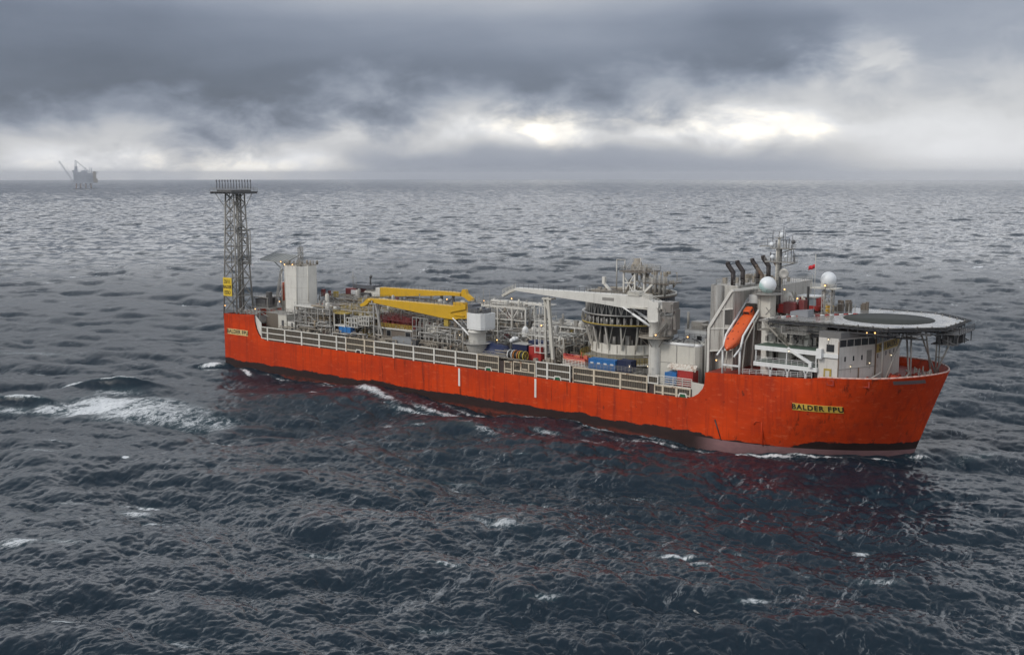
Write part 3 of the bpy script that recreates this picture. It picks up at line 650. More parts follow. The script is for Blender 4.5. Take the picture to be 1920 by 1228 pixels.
# ------------------------------------------------------------------ stern: flare tower, sign, white tower, deck houses
LAMP = emit('warm_lamp', (1.0, .50, .16), 3.4)
LAMPW = emit('white_lamp', (1.0, .80, .50), 2.2)
def sub(root, b, name, m_, **kw):
    """part in ship coordinates under a root that stands somewhere"""
    o = b.build(name, m_, root, **kw); o.matrix_parent_inverse = Matrix.Translation(-Vector(root.location)) if isinstance(root, bpy.types.Object) and root.type == 'EMPTY' else Matrix.Identity(4); return o
def subs(root, b, name, m_, cap=100):
    """every marked piece a part of its own, past the cap the rest together"""
    ps = b.pieces()
    for p in ps[:cap]: sub(root, p, name, m_)
    if len(ps) > cap:
        r_ = MB()
        for p in ps[cap:]: r_.add(p.vs, p.fs); r_.sm[-len(p.sm):] = p.sm
        o = sub(root, r_, name, m_); o['kind'] = 'stuff'
ft = empty('flare_tower', 'tall grey lattice flare tower with a comb of flare tips on top at the stern', 'flare tower', (2.0, -14.6, 16))
def tw(z): s = 3.1 - 1.15 * (z - 18) / 37; return s
def tc_(i, z): sx_, sy_ = ((-1, -1), (1, -1), (1, 1), (-1, 1))[i]; return V(2.6 + sx_ * tw(z), -14.6 + sy_ * tw(z), z)
for i in range(4): sub(ft, MB().tube(tc_(i, 16.0), tc_(i, 54.6), .24, 8), 'leg', GREY)
br = MB(); lv = [18.0, 23.4, 28.6, 33.6, 38.4, 43.0, 47.4, 51.4, 54.6]
for a, b_ in zip(lv, lv[1:]):
    for i in range(4):
        j = (i + 1) % 4; m0 = tc_(i, a).lerp(tc_(j, a), .5); 
        br.tube(tc_(i, a), tc_(j, b_), .13, 5); br.tube(tc_(j, a), tc_(i, b_), .13, 5); br.tube(tc_(i, b_), tc_(j, b_), .11, 5)
    br.tube(tc_(0, b_), tc_(2, b_), .07, 4)
for i in range(4): d = (tc_(i, 54) - V(2.2, -14.6, 54)).normalized(); br.tube(tc_(i, 50.0), V(2.2, -14.6, 54.7) + d * 5.6, .10, 5)
sub(ft, br, 'bracing', GREY)
rs = MB(); rs.tube((2.6, -13.7, 17), (2.6, -13.7, 54.8), .42, 10)
sub(ft, rs, 'flare_riser', PALE)
rs = MB(); 
for (x, y, r) in [(3.5, -14.9, .16), (3.9, -13.8, .2), (1.3, -13.2, .14), (.8, -15.2, .12), (3.2, -12.9, .18), (1.8, -12.7, .12)]: rs.tube((x, y, 17), (x, y, 54.6), r, 6)
sub(ft, rs, 'pipe_riser', GREY)
for k_, (xo, zt, zb_) in enumerate([(7.2, 43.4, 33.0), (6.3, 42.2, 33.4), (5.5, 41.0, 34.2)]):
    p = MB(); p.pipe([(3.0, -13.8, zt), (xo, -13.0, zt), (xo, -13.0, zb_), (3.6, -13.4, zb_)], .17, 6); sub(ft, p, 'expansion_loop', GREY)
for z in (34.5, 44.0): pl = MB(); pl.box(.2, 4.2, -16.6, -12.6, z, z + .12); pl.rail([(.2, -16.6, z + .1), (4.2, -16.6, z + .1), (4.2, -12.6, z + .1)], 1.1, 1.4); sub(ft, pl, 'landing', DARKG)
ld = MB(); ld.ladder((.9, -16.9, 18), (1.0, -16.8, 54.8), .6); sub(ft, ld, 'ladder', GREY)
pf = MB(); pf.box(-2.8, 7.2, -19.6, -9.6, 54.7, 55.0); 
for i in range(6): pf.box(-2.8 + i * 1.94, -2.6 + i * 1.94, -19.6, -9.6, 54.35, 54.7)
pf.box(-1.4, 5.8, -18.2, -11.0, 55.0, 55.5)
sub(ft, pf, 'platform', DARKG)
rl = MB(); rl.rail([(-2.8, -19.6, 55), (7.2, -19.6, 55), (7.2, -9.6, 55), (-2.8, -9.6, 55)], 1.15, 1.7, closed=True); sub(ft, rl, 'handrail', GREY)
for k_ in range(13):
    x = -1.5 + k_ * .61; y = -18.1 + k_ * .58; f = MB(); f.tube((x, y, 55.8), (x, y, 57.9), .085, 6); f.tube((x, y, 57.9), (x, y, 58.35), .2, 8); f.tube((x, y, 58.35), (x, y, 58.6), .14, 8, .06); f.tube((x, y, 57.6), (x + .3, y, 57.5), .06, 5); f.tube((x + .3, y, 57.5), (x + .3, y, 55.9), .045, 5)
    if True:
        sub(ft, f, 'flare_tip', DARKG)
sg = empty('sign_board', 'yellow board with three lines of black lettering on the flare tower legs', 'sign', (1.9, -17.7, 23.5))
sb = sub(sg, MB().box(-.35, 3.75, -17.85, -17.72, 23.3, 28.9), 'panel', SIGNY, bevel=.03)
for k_, (s_, z, sz) in enumerate((('25/11', 27.7, 1.5), ('BALDER', 26.05, 1.28), ('ESSO', 24.35, 1.5))):
    o = text('lettering', s_, sz, LETTER, sg, STB, (1.7, -17.875, z), .02, .86); o.matrix_parent_inverse = Matrix.Translation(-Vector(sg.location))
fr = MB(); fr.box(-.5, 3.9, -17.72, -17.6, 23.2, 23.4); fr.box(-.5, 3.9, -17.72, -17.6, 28.8, 29.0); sub(sg, fr, 'frame', PALE)
# white octagonal tower with a tilted lattice platform on its top
wt = empty('white_tower', 'white faceted steel tower with a lattice platform reaching out from its top', 'tower', (20.6, -5, 16))
oc = [(20.6 + 5.0 * math.cos(R(a)) * 1.1, -5 + 4.6 * math.sin(R(a))) for a in (-157, -118, -62, -22, 22, 62, 118, 157)]
sub(wt, MB().prism(oc, 18.6, 32.9), 'casing', CLEAN if False else WHITE, bevel=.05)
sm = MB()
for a in (-157, -118, -62, -22): x, y = 20.6 + 5.02 * math.cos(R(a)) * 1.1, -5 + 4.62 * math.sin(R(a)); sm.tube((x, y, 18.6), (x, y, 33.2), .14, 6)
for z in (22.8, 26.4, 29.8): sm.add(*[[], []]); [sm.tube((*oc[i], z), (*oc[i + 1], z), .05, 4) for i in range(3)]
sub(wt, sm, 'corner_pipes', CREAM)
cr = MB(); cr.prism([(20.6 + (x - 20.6) * .96, -5 + (y + 5) * .96) for x, y in oc], 32.9, 33.1); random.seed(4)
for k_ in range(26): x, y = 20.6 + random.uniform(-4.6, 4.6), -5 + random.uniform(-3.8, 3.8); cr.item().tube((x, y, 33), (x, y, 33.5 + random.random()), random.uniform(.1, .35), 6)
subs(wt, cr, 'roof_fitting', RUSTY)
rl = MB(); rl.rail([(x, y, 33) for x, y in oc], 1.1, 1.2, closed=True); sub(wt, rl, 'handrail', GREY)
ms = MB(); ms.truss((21.8, -6, 33), (21.8, -6, 38.4), 1.2, .9, 6, .06, (1, 0, 0)); ms.tube((21.8, -6, 38.4), (21.8, -6, 39.8), .05, 5); sub(wt, ms, 'aerial_mast', GREY)
ar = MB(); c0 = [(6.0, -8.4, 34.2), (7.4, -3.4, 36.0), (18.0, -3.2, 35.6), (17.2, -8.2, 33.6)]
ar.add(c0 + [(x, y, z - .22) for x, y, z in c0], [(0, 1, 2, 3), (7, 6, 5, 4), (0, 4, 5, 1), (1, 5, 6, 2), (2, 6, 7, 3), (3, 7, 4, 0)])
for i in range(9):
    f = i / 8; a, b_ = Vector(c0[0]).lerp(Vector(c0[3]), f), Vector(c0[1]).lerp(Vector(c0[2]), f); ar.bar(a + V(0, 0, .1), b_ + V(0, 0, .1), .16)
ar.tube((9, -6.5, 34.3), (15.4, -5.6, 29.8), .15, 6); ar.tube((9.4, -4.5, 34.6), (15.4, -4.6, 29.8), .15, 6)
sub(wt, ar, 'platform', paint('weathered_grey_panel', (.30, .31, .30), .5, .6, .2))
lb_ = MB()
for y in (-8, -3.6): lb_.truss((11.8, y, 18.8), (15.3, y, 31.5), .5, .5, 9, .05); lb_.tube((15.2, y, 18.6), (15.4, y, 32.8), .16, 6); lb_.tube((12.0, y, 20.5), (15.2, y, 25.5), .12, 6)
sub(wt, lb_, 'braced_frame', PALE)
dr = empty('orange_vessel', 'rusty orange upright vessel in the frame beside the white tower', 'tank', (14.0, -5.6, 20)); sub(dr, MB().lathe((14.0, -5.6, 21.5), [(0, 0), (.9, .2), (1.2, .8), (1.2, 5.2), (.9, 5.8), (0, 6)], 14), 'shell', paint('rusty_orange', (.36, .06, .025), .5, .4, .3)); sub(dr, MB().lathe((14.0, -5.6, 18.2), [(1.0, 0), (1.0, 3.6)], 10), 'skirt', GREY)
# houses and gear on the poop
def house(name, label, cat, x0, x1, y0, y1, z0, z1, m_, win=(), group=None, roof=True, doors=()):
    r = empty(name, label, cat, ((x0 + x1) / 2, (y0 + y1) / 2, z0), group=group)
    sub(r, MB().box(x0, x1, y0, y1, z0, z1), 'wall', m_, bevel=.04)
    if roof:
        b = MB(); b.box(x0 - .12, x1 + .12, y0 - .12, y1 + .12, z1, z1 + .12); sub(r, b, 'roof', PALE)
        b = MB(); b.rail([(x0, y0, z1 + .1), (x1, y0, z1 + .1), (x1, y1, z1 + .1), (x0, y1, z1 + .1)], 1.1, 1.3, closed=True); sub(r, b, 'handrail', PALE)
    for (xa_, xb_, za, zb_) in win: sub(r, MB().box(xa_, xb_, y0 - .05, y0 + .05, za, zb_), 'window', GLASS)
    for (xa_, xb_, za, zb_) in doors: sub(r, MB().box(xa_, xb_, y0 - .06, y0 + .05, za, zb_), 'door', DARKG)
    return r
house('deck_cabin', 'tall cream cabin on the deck just forward of the poop', 'cabin', 21.6, 25.4, -15.2, -11.5, 14.9, 18.9, CREAM, doors=[(23.2, 24.2, 15.1, 17.3)])
house('deck_cabin', 'low cream cabin beside the taller one aft', 'cabin', 25.6, 29.0, -15.0, -12, 14.7, 17.2, WHITE, doors=[(27.2, 28.0, 14.8, 16.8)])
house('steel_casing', 'dark grey brown casing between the white end plate and the cream cabin', 'casing', 14.9, 20.8, -14.2, -9, 14.0, 18.9, BROWN)
pw = empty('winch_platform', 'dark grey machinery platform at the foot of the flare tower', 'platform', (7, -8, 16))
random.seed(8); b = MB()
b.box(4.5, 14, -12, 9, 19.6, 19.8); b.box(5.2, 12, -11, -4, 22.7, 22.95)
for x in (4.7, 9.2, 13.8):
    for y in (-11.8, -5, 2, 8.8): b.bar((x, y, 16), (x, y, 19.7), .3)
for x in (5.4, 11.8):
    for y in (-10.8, -4.2): b.bar((x, y, 19.7), (x, y, 22.8), .22)
sub(pw, b, 'frame', GREY)
b = MB(); 
for k_ in range(16): x, y = random.uniform(5, 13), random.uniform(-11.5, 8); w_ = random.uniform(.5, 1.6); b.item().box(x - w_, x + w_, y - w_ * .7, y + w_ * .7, 19.8, 19.8 + random.uniform(.8, 2.3))
b.item().box(10.8, 12.4, -10.6, -9.4, 19.8, 24.6); b.item().box(5.6, 10.4, -10.5, -6, 19.8, 22.3)
subs(pw, b, 'machine', DARKG)
b = MB(); b.rail([(4.5, -12, 19.8), (14, -12, 19.8), (14, 9, 19.8)], 1.1, 1.5); b.rail([(5.2, -11, 22.95), (12, -11, 22.95), (12, -4, 22.95)], 1.1, 1.5); sub(pw, b, 'handrail', GREY)
b = MB(); 
for k_ in range(9): y = -17.0 + random.uniform(0, 3); x = 6 + k_ * 1.0; b.item().pipe([(x, y, 16), (x, y, 17.6 + random.random() * 2), (x + random.uniform(.5, 2.4), y + 1, 17.6 + random.random() * 2)], .09, 5)
for z in (18.9, 19.4, 18.4): b.item().tube((4, -16.6 + (z - 18) * .6, z), (14.2, -16.6 + (z - 18) * .6, z), .1, 6)
subs(pw, b, 'pipe', PALE)
br_ = empty('stern_rail', 'grey handrail and stanchions round the poop deck edge', 'handrail', (7, -17.7, 17.9)); b = MB(); b.rail([(.4, -17.8, 18.0), (14, -17.8, 18.5)], 1.1, 1.3); b.rail([(.2, 17.6, 18.0), (.2, -17.6, 18.0)], 1.1, 1.6); sub(br_, b, 'rails', GREY)
for k_ in range(5):
    b = MB(); x = 8.2 + k_ * 1.5; b.box(x, x + .25, -16.2, -15.9, 16, 19.6 - .1 * k_); b.box(x, x + .25, -15.9, -13, 19.2 - .1 * k_, 19.4 - .1 * k_)
    sub(br_, b, 'davit_post', PALE if k_ in (2, 3) else GREY)
# ------------------------------------------------------------------ process modules: generator
def module(name, label, x0, x1, y0, y1, z0, tops, seed, mats=(PALE, GREY, CREAM), dens=1.0, vessels=3, cabinets=6, tall=2, cat='process module', deckm=None, railm=None):
    rnd = random.Random(seed); r = empty(name, label, cat, ((x0 + x1) / 2, (y0 + y1) / 2, z0))
    nx = max(1, round((x1 - x0) / 4.6)); ny = max(1, round((y1 - y0) / 5.0)); xs_ = [x0 + (x1 - x0) * i / nx for i in range(nx + 1)]; ys_ = [y0 + (y1 - y0) * i / ny for i in range(ny + 1)]
    b = MB(); lv_ = [z0] + list(tops)
    for x in xs_:
        for y in ys_:
            h_ = lv_[-1] if rnd.random() < .8 else lv_[-2] if len(lv_) > 2 else lv_[-1]
            b.bar((x, y, z0 - 2.5), (x, y, h_), .26)
    for z in tops:
        for y in ys_: b.bar((x0, y, z), (x1, y, z), .2)
        for x in xs_: b.bar((x, y0, z), (x, y1, z), .2)
        for _ in range(int(4 * dens)): x = rnd.uniform(x0, x1); b.bar((x, y0, z - .1), (x, y1, z - .1), .12)
    for za, zb_ in zip(lv_, lv_[1:]):
        for i in range(nx):
            if rnd.random() < .45: a, c = (xs_[i], xs_[i + 1]) if rnd.random() < .5 else (xs_[i + 1], xs_[i]); b.bar((a, y0, za), (c, y0, zb_), .15)
        for i in range(ny):
            if rnd.random() < .4: b.bar((x0, ys_[i], za), (x0, ys_[i + 1], zb_), .15)
    sub(r, b, 'frame', mats[0])
    b = MB(); b.box(x0, x1, y0 + .1, y1 - .1, z0 - .15, z0)
    for z in tops[:-1]: b.box(x0 + .1, x1 - .1, y0 + (y1 - y0) * rnd.uniform(.15, .45), y1 - .1, z + .08, z + .14)
    z = tops[-1]
    for _ in range(3): xa = rnd.uniform(x0, x1 - 3); w_ = rnd.uniform(2, 4); ya = rnd.uniform(y0, y1 - 3); b.box(xa, min(x1, xa + w_), ya, min(y1, ya + rnd.uniform(2, 4)), z + .1 + .01 * rnd.random(), z + .17 + .01 * rnd.random())
    sub(r, b, 'grating', deckm or BROWN)
    b = MB()
    for z in [z0] + list(tops): 
        if rnd.random() < .9: b.rail([(x0, y0, z + .1), (x1, y0, z + .1)], 1.1, 1.5, .04)
        if rnd.random() < .5: b.rail([(x0, y0, z + .1), (x0, y1, z + .1)], 1.1, 1.5, .04)
        if rnd.random() < .6: b.rail([(x1, y0, z + .1), (x1, y1, z + .1)], 1.1, 1.5, .04)
    sub(r, b, 'handrail', railm or PALE)
    zt = tops[-1]
    for grp, m_ in enumerate((mats[0], mats[1], mats[2])):
        b = MB()
        for _ in range(int(20 * dens)):
            rr = rnd.choice((.06, .08, .1, .14, .2)); kd = rnd.random(); b.item(); z = z0 + rnd.uniform(.4, 1.0) * (zt - z0) + rnd.uniform(-.4, .8)
            if kd < .4:
                y = rnd.uniform(y0 + .2, y1 - .2) if rnd.random() < .5 else y0 + rnd.uniform(.1, 2); xa, xb_ = sorted((rnd.uniform(x0, x1), rnd.uniform(x0, x1)))
                pts = [(xa, y, z - rnd.uniform(.5, 2.5)), (xa, y, z), (xb_, y, z), (xb_, y + rnd.uniform(-1.2, 1.2), z), ]
                if rnd.random() < .6: pts.append((pts[-1][0], pts[-1][1], z - rnd.uniform(1, 3)))
                b.pipe(pts, rr, 6)
            elif kd < .7:
                x = rnd.uniform(x0 + .2, x1 - .2); ya, yb_ = sorted((rnd.uniform(y0, y1), rnd.uniform(y0, y1))); b.pipe([(x, ya, z - rnd.uniform(.6, 3)), (x, ya, z), (x, yb_, z), (x + rnd.uniform(-1, 1), yb_, z)], rr, 6)
            else:
                x = rnd.uniform(x0 + .3, x1 - .3); y = y0 + rnd.random() ** 1.6 * (y1 - y0); h_ = rnd.uniform(1.2, zt - z0 + .4); zb_ = z0; b.pipe([(x, y, zb_), (x, y, zb_ + h_), (x + rnd.uniform(-.9, .9), y, zb_ + h_), (x + rnd.uniform(-.9, .9), y + rnd.uniform(0, .8), zb_ + h_ - rnd.uniform(.3, .9))], rr, 6)
        subs(r, b, 'pipe', m_, 32); b = MB()
        for _ in range(int(26 * dens)):                             # valves and flanges
            x, y, z = rnd.uniform(x0, x1), y0 + rnd.random() ** 1.5 * (y1 - y0), z0 + rnd.uniform(.5, zt - z0 + .5); s = rnd.uniform(.12, .32)
            if rnd.random() < .5: b.box(x - s, x + s, y - s, y + s, z - s, z + s * rnd.uniform(.8, 2.5))
            else: b.tube((x - s * .4, y, z), (x + s * .4, y, z), s * 1.2, 8)
        o = sub(r, b, 'valves', m_); o['kind'] = 'stuff'
    for _ in range(vessels):
        L_ = rnd.uniform(2.2, 4.6); rad_ = rnd.uniform(.5, 1.0); x = rnd.uniform(x0 + .3, max(x0 + .4, x1 - L_)); y = rnd.uniform(y0 + rad_ + .3, y0 + (y1 - y0) * .6); z = rnd.choice([z0] + list(tops[:-1])) + rad_ + .5
        b = MB(); b.tube((x, y, z), (x + L_, y, z), rad_, 14); b.ball((x, y, z), rad_ * .99, 14, 8); b.ball((x + L_, y, z), rad_ * .99, 14, 8)
        for f in (.2, .8): b.box(x + L_ * f - .15, x + L_ * f + .15, y - rad_ * .8, y + rad_ * .8, z - rad_ - .5, z)
        b.tube((x + L_ * .5, y, z), (x + L_ * .5, y, z + rad_ + .4), .15, 8)
        sub(r, b, 'vessel', rnd.choice((CREAM, WHITE, PALE, GREY)))
    for _ in range(tall):
        rad_ = rnd.uniform(.35, .8); x, y = rnd.uniform(x0 + 1, x1 - 1), rnd.uniform(y0 + 1, y1 - 1); h_ = rnd.uniform(1.2, 3.0); b = MB(); b.lathe((x, y, zt - 1.5), [(rad_ * .9, 0), (rad_, .1), (rad_, h_ + 1.2), (rad_ * .6, h_ + 1.5), (0, h_ + 1.6)], 12); sub(r, b, 'column_vessel', rnd.choice((CREAM, PALE, GREY)))
    for _ in range(cabinets):
        w_, d_, h_ = rnd.uniform(.6, 1.8), rnd.uniform(.5, 1.2), rnd.uniform(.9, 2.2); x, y = rnd.uniform(x0, x1 - w_), y0 + rnd.uniform(.1, 2.5); z = rnd.choice([z0] + list(tops)); b = MB(); b.box(x, x + w_, y, y + d_, z + .15, z + .15 + h_); sub(r, b, 'cabinet', rnd.choice((WHITE, GREY, CREAM, BROWN, RAILY, MAROON, RUSTY)))
    return r
TAN = paint('tan_lagging', (.33, .26, .17), .6, .5, .3)
MG = (PALE, GREY, TAN); MW = (WHITE, PALE, RUSTY); MD = (GREY, BROWN, TAN)
module('separation_module', 'grey pipework module with a white topped platform forward of the cream cabins', 29.5, 44.5, -15.6, -3.4, 14.6, (17.6, 20.6, 22.0), 1, MG, 1.5)
module('metering_module', 'pipework module with a yellow railed platform between the cages and the white tower', 45.0, 60.0, -12.0, -3.2, 14.6, (17.6, 20.4, 21.8), 2, MG, 1.3, railm=RAILY)
module('coalescer_module', 'grey module of white box frames beside the yellow crane pedestal', 81.0, 94.0, -15.4, -3.0, 14.2, (17.6, 20.6), 3, MG, 1.3, deckm=DARKG)
module('compression_module', 'cluttered grey module behind the maroon module under the yellow booms', 61.0, 80.0, -8.5, 2.0, 14.6, (18, 21.2, 23.0), 4, MD, 1.5)
module('manifold_module', 'cluttered brown grey pipework module at the far side beyond the white tower', 22.0, 42.0, 1.0, 16.4, 14.6, (18, 21.0, 23.0), 5, MD, 1.7)
module('gas_module', 'dense brown grey pipework module at the far side behind the grey cages', 42.5, 61.0, -2.6, 16.4, 14.6, (18, 21.0, 22.8), 6, MD, 2.2, railm=RAILY)
module('injection_module', 'dense pipework module at the far side beneath the far yellow boom', 61.5, 80.0, 3.0, 16.4, 14.6, (18, 21.0, 22.8), 7, MG, 1.6)
module('treatment_module', 'tall white framed module with pipe bridge behind the white crane house', 82.0, 101.0, 2.0, 16.0, 14.6, (18, 21.4, 24.6), 8, MW, 1.8, tall=3)
module('heater_module', 'white framed module with stairs behind the blue containers', 98.0, 119.0, -6.0, 3.0, 14.6, (17.2, 19.4), 9, MW, 1.7)
module('pump_module', 'low pipework module on the far side aft of the round turret', 102.0, 120.0, 4.0, 16.4, 14.6, (17.6, 20.6), 10, MW, 1.6)
# white beams of the pipe bridge and tall thin vents
pb = empty('pipe_bridge', 'white horizontal girders and knee braces standing over the module aft of the long white boom', 'pipe bridge', (93, 3, 20)); b = MB()
b.box(84.5, 101, 1.9, 2.5, 24.4, 25.0); b.box(86, 103.5, 5.9, 6.5, 25.4, 25.9)
for x in (88, 96.4, 100.8): b.bar((x, 2.2, 18), (x, 2.2, 24.5), .3); b.bar((x, 6.2, 18), (x, 6.2, 25.5), .3)
b.bar((94.2, 2.2, 24.4), (96.4, 2.2, 21.6), .25); b.bar((98.4, 2.2, 24.4), (96.4, 2.2, 21.6), .25); sub(pb, b, 'girder', WHITE)
b = MB(); b.rail([(84.5, 1.9, 25), (101, 1.9, 25)], 1.1, 1.6); b.rail([(86, 5.9, 25.9), (103.5, 5.9, 25.9)], 1.1, 1.6); sub(pb, b, 'handrail', GREY)
vents = [(101.2, 3.6, 19, 25.2, .34), (104.6, 6, 19, 22.2, .2), (118.2, 8.5, 18, 26.6, .07), (120.4, 9.0, 18, 26.6, .07), (88.6, -4, 20, 27.0, .06), (80.0, 8, 22, 26, .12), (48, 12, 22, 25.2, .1), (56.5, 9, 22, 25.0, .14)]
for i, (x, y, za, zb_, r_) in enumerate(vents):
    b = MB(); b.tube((x, y, za), (x, y, zb_), r_, 8); b.tube((x, y, zb_), (x, y, zb_ + .25), r_ * 1.4, 8); o = b.build('vent_pipe', GREY)
    tag(o, ('thick grey vent pipe standing beside the white pipe bridge', 'short grey vent pipe low beside the white tank', 'thin pole aft of the pair by the turret ring', 'thin pole nearest the turret ring', 'thin dark pole behind the white crane house', 'stub vent under the tip of the far yellow boom', 'thin vent among the far modules by the white tower', 'short vent among the far modules aft of the far crane')[i], 'vent pipe', 'vent pipes among the modules')
hd = empty('loop_pipe', 'pair of grey goose neck pipes by the yellow topped deck aft of the turret', 'pipe', (121, 6, 19)); 
for x in (117.6, 122.0): b = MB(); b.pipe([(x, 5, 17), (x, 5, 22.2), (x + 2.6, 5.4, 22.2), (x + 2.6, 5.4, 18)], .22, 8); sub(hd, b, 'goose_neck', GREY)
yp = empty('yellow_platform', 'small yellow railed lookout with lamps aft of the turret', 'platform', (118, 9, 20)); b = MB(); b.box(115, 121, 8, 10, 22.6, 22.8); [b.bar((x, 9, 17), (x, 9, 22.6), .25) for x in (115.4, 120.6)]; sub(yp, b, 'floor', RUSTY); b = MB(); b.rail([(115, 8, 22.8), (121, 8, 22.8), (121, 10, 22.8)], 1.1, 1.2, .06); sub(yp, b, 'handrail', RAILY)
# maroon module on its own legs, yellow rails, brown wall below
mm = empty('maroon_module', 'maroon railed equipment deck with yellow handrails on a white edged floor', 'process module', (68, -11, 14)); b = MB(); b.box(62.2, 74.2, -13.4, -6, 18.0, 18.35); sub(mm, b, 'floor', WHITE)
b = MB(); random.seed(31)
for k_ in range(34): x, y = random.uniform(62.6, 73.4), random.uniform(-12.6, -7); w_ = random.uniform(.2, .9); b.item().box(x - w_, x + w_, y - w_ * .6, y + w_ * .6, 18.36, 18.4 + random.uniform(.8, 3.0))
subs(mm, b, 'skid', MAROON)
b = MB(); b.rail([(62.4, -13.3, 20.6), (74, -13.3, 20.6)], 1.1, 1.2, .06); b.rail([(62.4, -12.0, 21.5), (74, -12.0, 21.5)], .9, 1.2, .05)
for x in np.linspace(62.6, 74, 9): b.bar((x, -13.3, 18.3), (x, -13.3, 21.6), .1)
b.box(62.4, 74, -13.3, -12.3, 20.45, 20.55); sub(mm, b, 'maroon_rail', MAROON)
b = MB(); b.rail([(62.4, -13.4, 18.36), (74.1, -13.4, 18.36)], 1.2, .9, .075, 4); sub(mm, b, 'handrail', RAILY)
b = MB(); b.box(63.0, 75.6, -13.0, -12.6, 14.4, 18.0); sub(mm, b, 'wall', BROWN)
for (xa, xb_) in ((64.4, 65.9), (71.4, 73.3)): b = MB(); b.box(xa, xb_, -13.05, -12.9, 16.0, 17.6); sub(mm, b, 'window', GLASS); b = MB(); [b.box(*q) for q in ((xa - .12, xb_ + .12, -13.1, -13.0, 17.6, 17.75), (xa - .12, xb_ + .12, -13.1, -13.0, 15.8, 16.0), (xa - .12, xa, -13.1, -13.0, 16, 17.6), (xb_, xb_ + .12, -13.1, -13.0, 16, 17.6))]; sub(mm, b, 'window_frame', PALE)
def cage(label, x0, x1, y0, y1, z0, z1, nx, nz, m_=PALE, name='pipe_cage', group=None, th=.16):
    r = empty(name, label, 'cage', ((x0 + x1) / 2, (y0 + y1) / 2, z0), group=group); b = MB()
    for i in range(nx + 1):
        x = x0 + (x1 - x0) * i / nx
        for y in (y0, y1): b.bar((x, y, z0), (x, y, z1), th)
    for j in range(nz + 1):
        z = z0 + (z1 - z0) * j / nz
        for y in (y0, y1): b.bar((x0, y, z), (x1, y, z), th)
        for x in (x0, x1): b.bar((x, y0, z), (x, y1, z), th)
    sub(r, b, 'frame', m_); b = MB(); rnd = random.Random(label)
    for _ in range(nx * 2): x, y = rnd.uniform(x0 + .3, x1 - .3), rnd.uniform(y0 + .2, y1 - .2); b.tube((x, y, z0 - 1), (x, y, z1 - rnd.uniform(.2, 1.6)), rnd.uniform(.08, .25), 6)
    sub(r, b, 'risers', GREY); return r
cage('white barred cage in two tiers above the bright blue tank', 50.0, 54.4, -14.6, -12.6, 17.6, 20.1, 4, 2, WHITE, group='white cages by the wind wall')
cage('second white barred cage, tilted one step forward of the first', 54.9, 58.8, -14.4, -12.4, 18.4, 20.8, 4, 2, WHITE, group='white cages by the wind wall')
cage('tall grey open frame just forward of the maroon module', 74.6, 80.2, -13.6, -10.4, 14.6, 22.0, 4, 3, PALE, name='equipment_cage')
cage('white framework of grey tanks beside the yellow crane pedestal', 82.0, 88.6, -15.2, -12.8, 14.2, 18.0, 4, 1, PALE, name='equipment_cage', th=.24)
cage('thin legged frame under the white slab platform aft', 30.9, 36.6, -15.4, -12.6, 14.6, 21.8, 2, 3, PALE, name='equipment_cage')
b = MB(); b.box(29.4, 37.6, -15.8, -11.6, 22.0, 22.35); tag(b.build('slab_platform', WHITE, bevel=.05), 'flat white slab platform on thin legs forward of the white tower', 'platform')
yl = empty('yellow_topped_platform', 'white legged platform with yellow edge beside the blue tank', 'platform', (47.6, -14, 14)); b = MB(); b.box(45.4, 49.8, -15, -12.4, 17.5, 17.8); [b.bar((x, -14.9, 14), (x, -14.9, 21.2), .24) for x in (45.5, 49.7)]; [b.bar((x, -12.5, 14), (x, -12.5, 21.2), .2) for x in (45.5, 49.7)]; sub(yl, b, 'frame', WHITE); b = MB(); b.box(45.4, 49.8, -15, -12.4, 21.0, 21.2); b.rail([(45.4, -15, 21.2), (49.8, -15, 21.2)], .8, 1.2, .06); sub(yl, b, 'yellow_deck', RAILY)
bt = empty('blue_tank', 'bright blue tank unit below the white cages', 'tank', (50, -14.3, 14.8)); sub(bt, MB().box(47.6, 52.4, -15.2, -13.4, 15.2, 17.4), 'shell', BLUEP, bevel=.06); b = MB(); [b.box(x, x + .14, -15.28, -13.3, 15.1, 17.5) for x in (47.6, 49.2, 50.7, 52.3)]; sub(bt, b, 'ribs', paint('dark_blue_paint', (.015, .09, .26), .5, .3))
sx_ = empty('silver_housing', 'long silver grey metal housing with a rounded top just inside the wind wall', 'housing', (73.6, -15.2, 14.2)); b = MB(); b.xprism([(69.6, 14.2), (76.6, 14.2), (76.6, 16.2), (76.3, 16.7), (69.9, 16.7), (69.6, 16.4)], -16.4, -14.2); sub(sx_, b, 'casing', paint('silver_sheet', (.34, .35, .36), .35, .3, 0, metal=.5)); sub(sx_, MB().box(76.62, 78.2, -16.3, -14.3, 14.2, 16.2), 'end_cover', DARKG)
# A-frame that carries the tip of the near yellow boom
af = empty('boom_rest', 'grey leaning ladder frame carrying the tip of the near yellow boom', 'boom rest', (62, -14, 14)); b = MB(); b.bar((61.0, -14.6, 14.4), (61.0, -14.6, 25.0), .42); b.bar((64.6, -14.6, 14.6), (61.7, -14.6, 24.6), .42); b.bar((61.0, -12.6, 14.4), (61.0, -12.6, 25.0), .35)
for z in (16.4, 18.6, 20.8): b.bar((61, -14.6, z), (64.0 - (z - 16.4) * .28, -14.6, z), .2)
b.box(59.6, 62.4, -15, -12.2, 24.7, 25.0); b.box(60.4, 60.8, -15, -12.2, 25, 25.7); sub(af, b, 'frame', PALE)
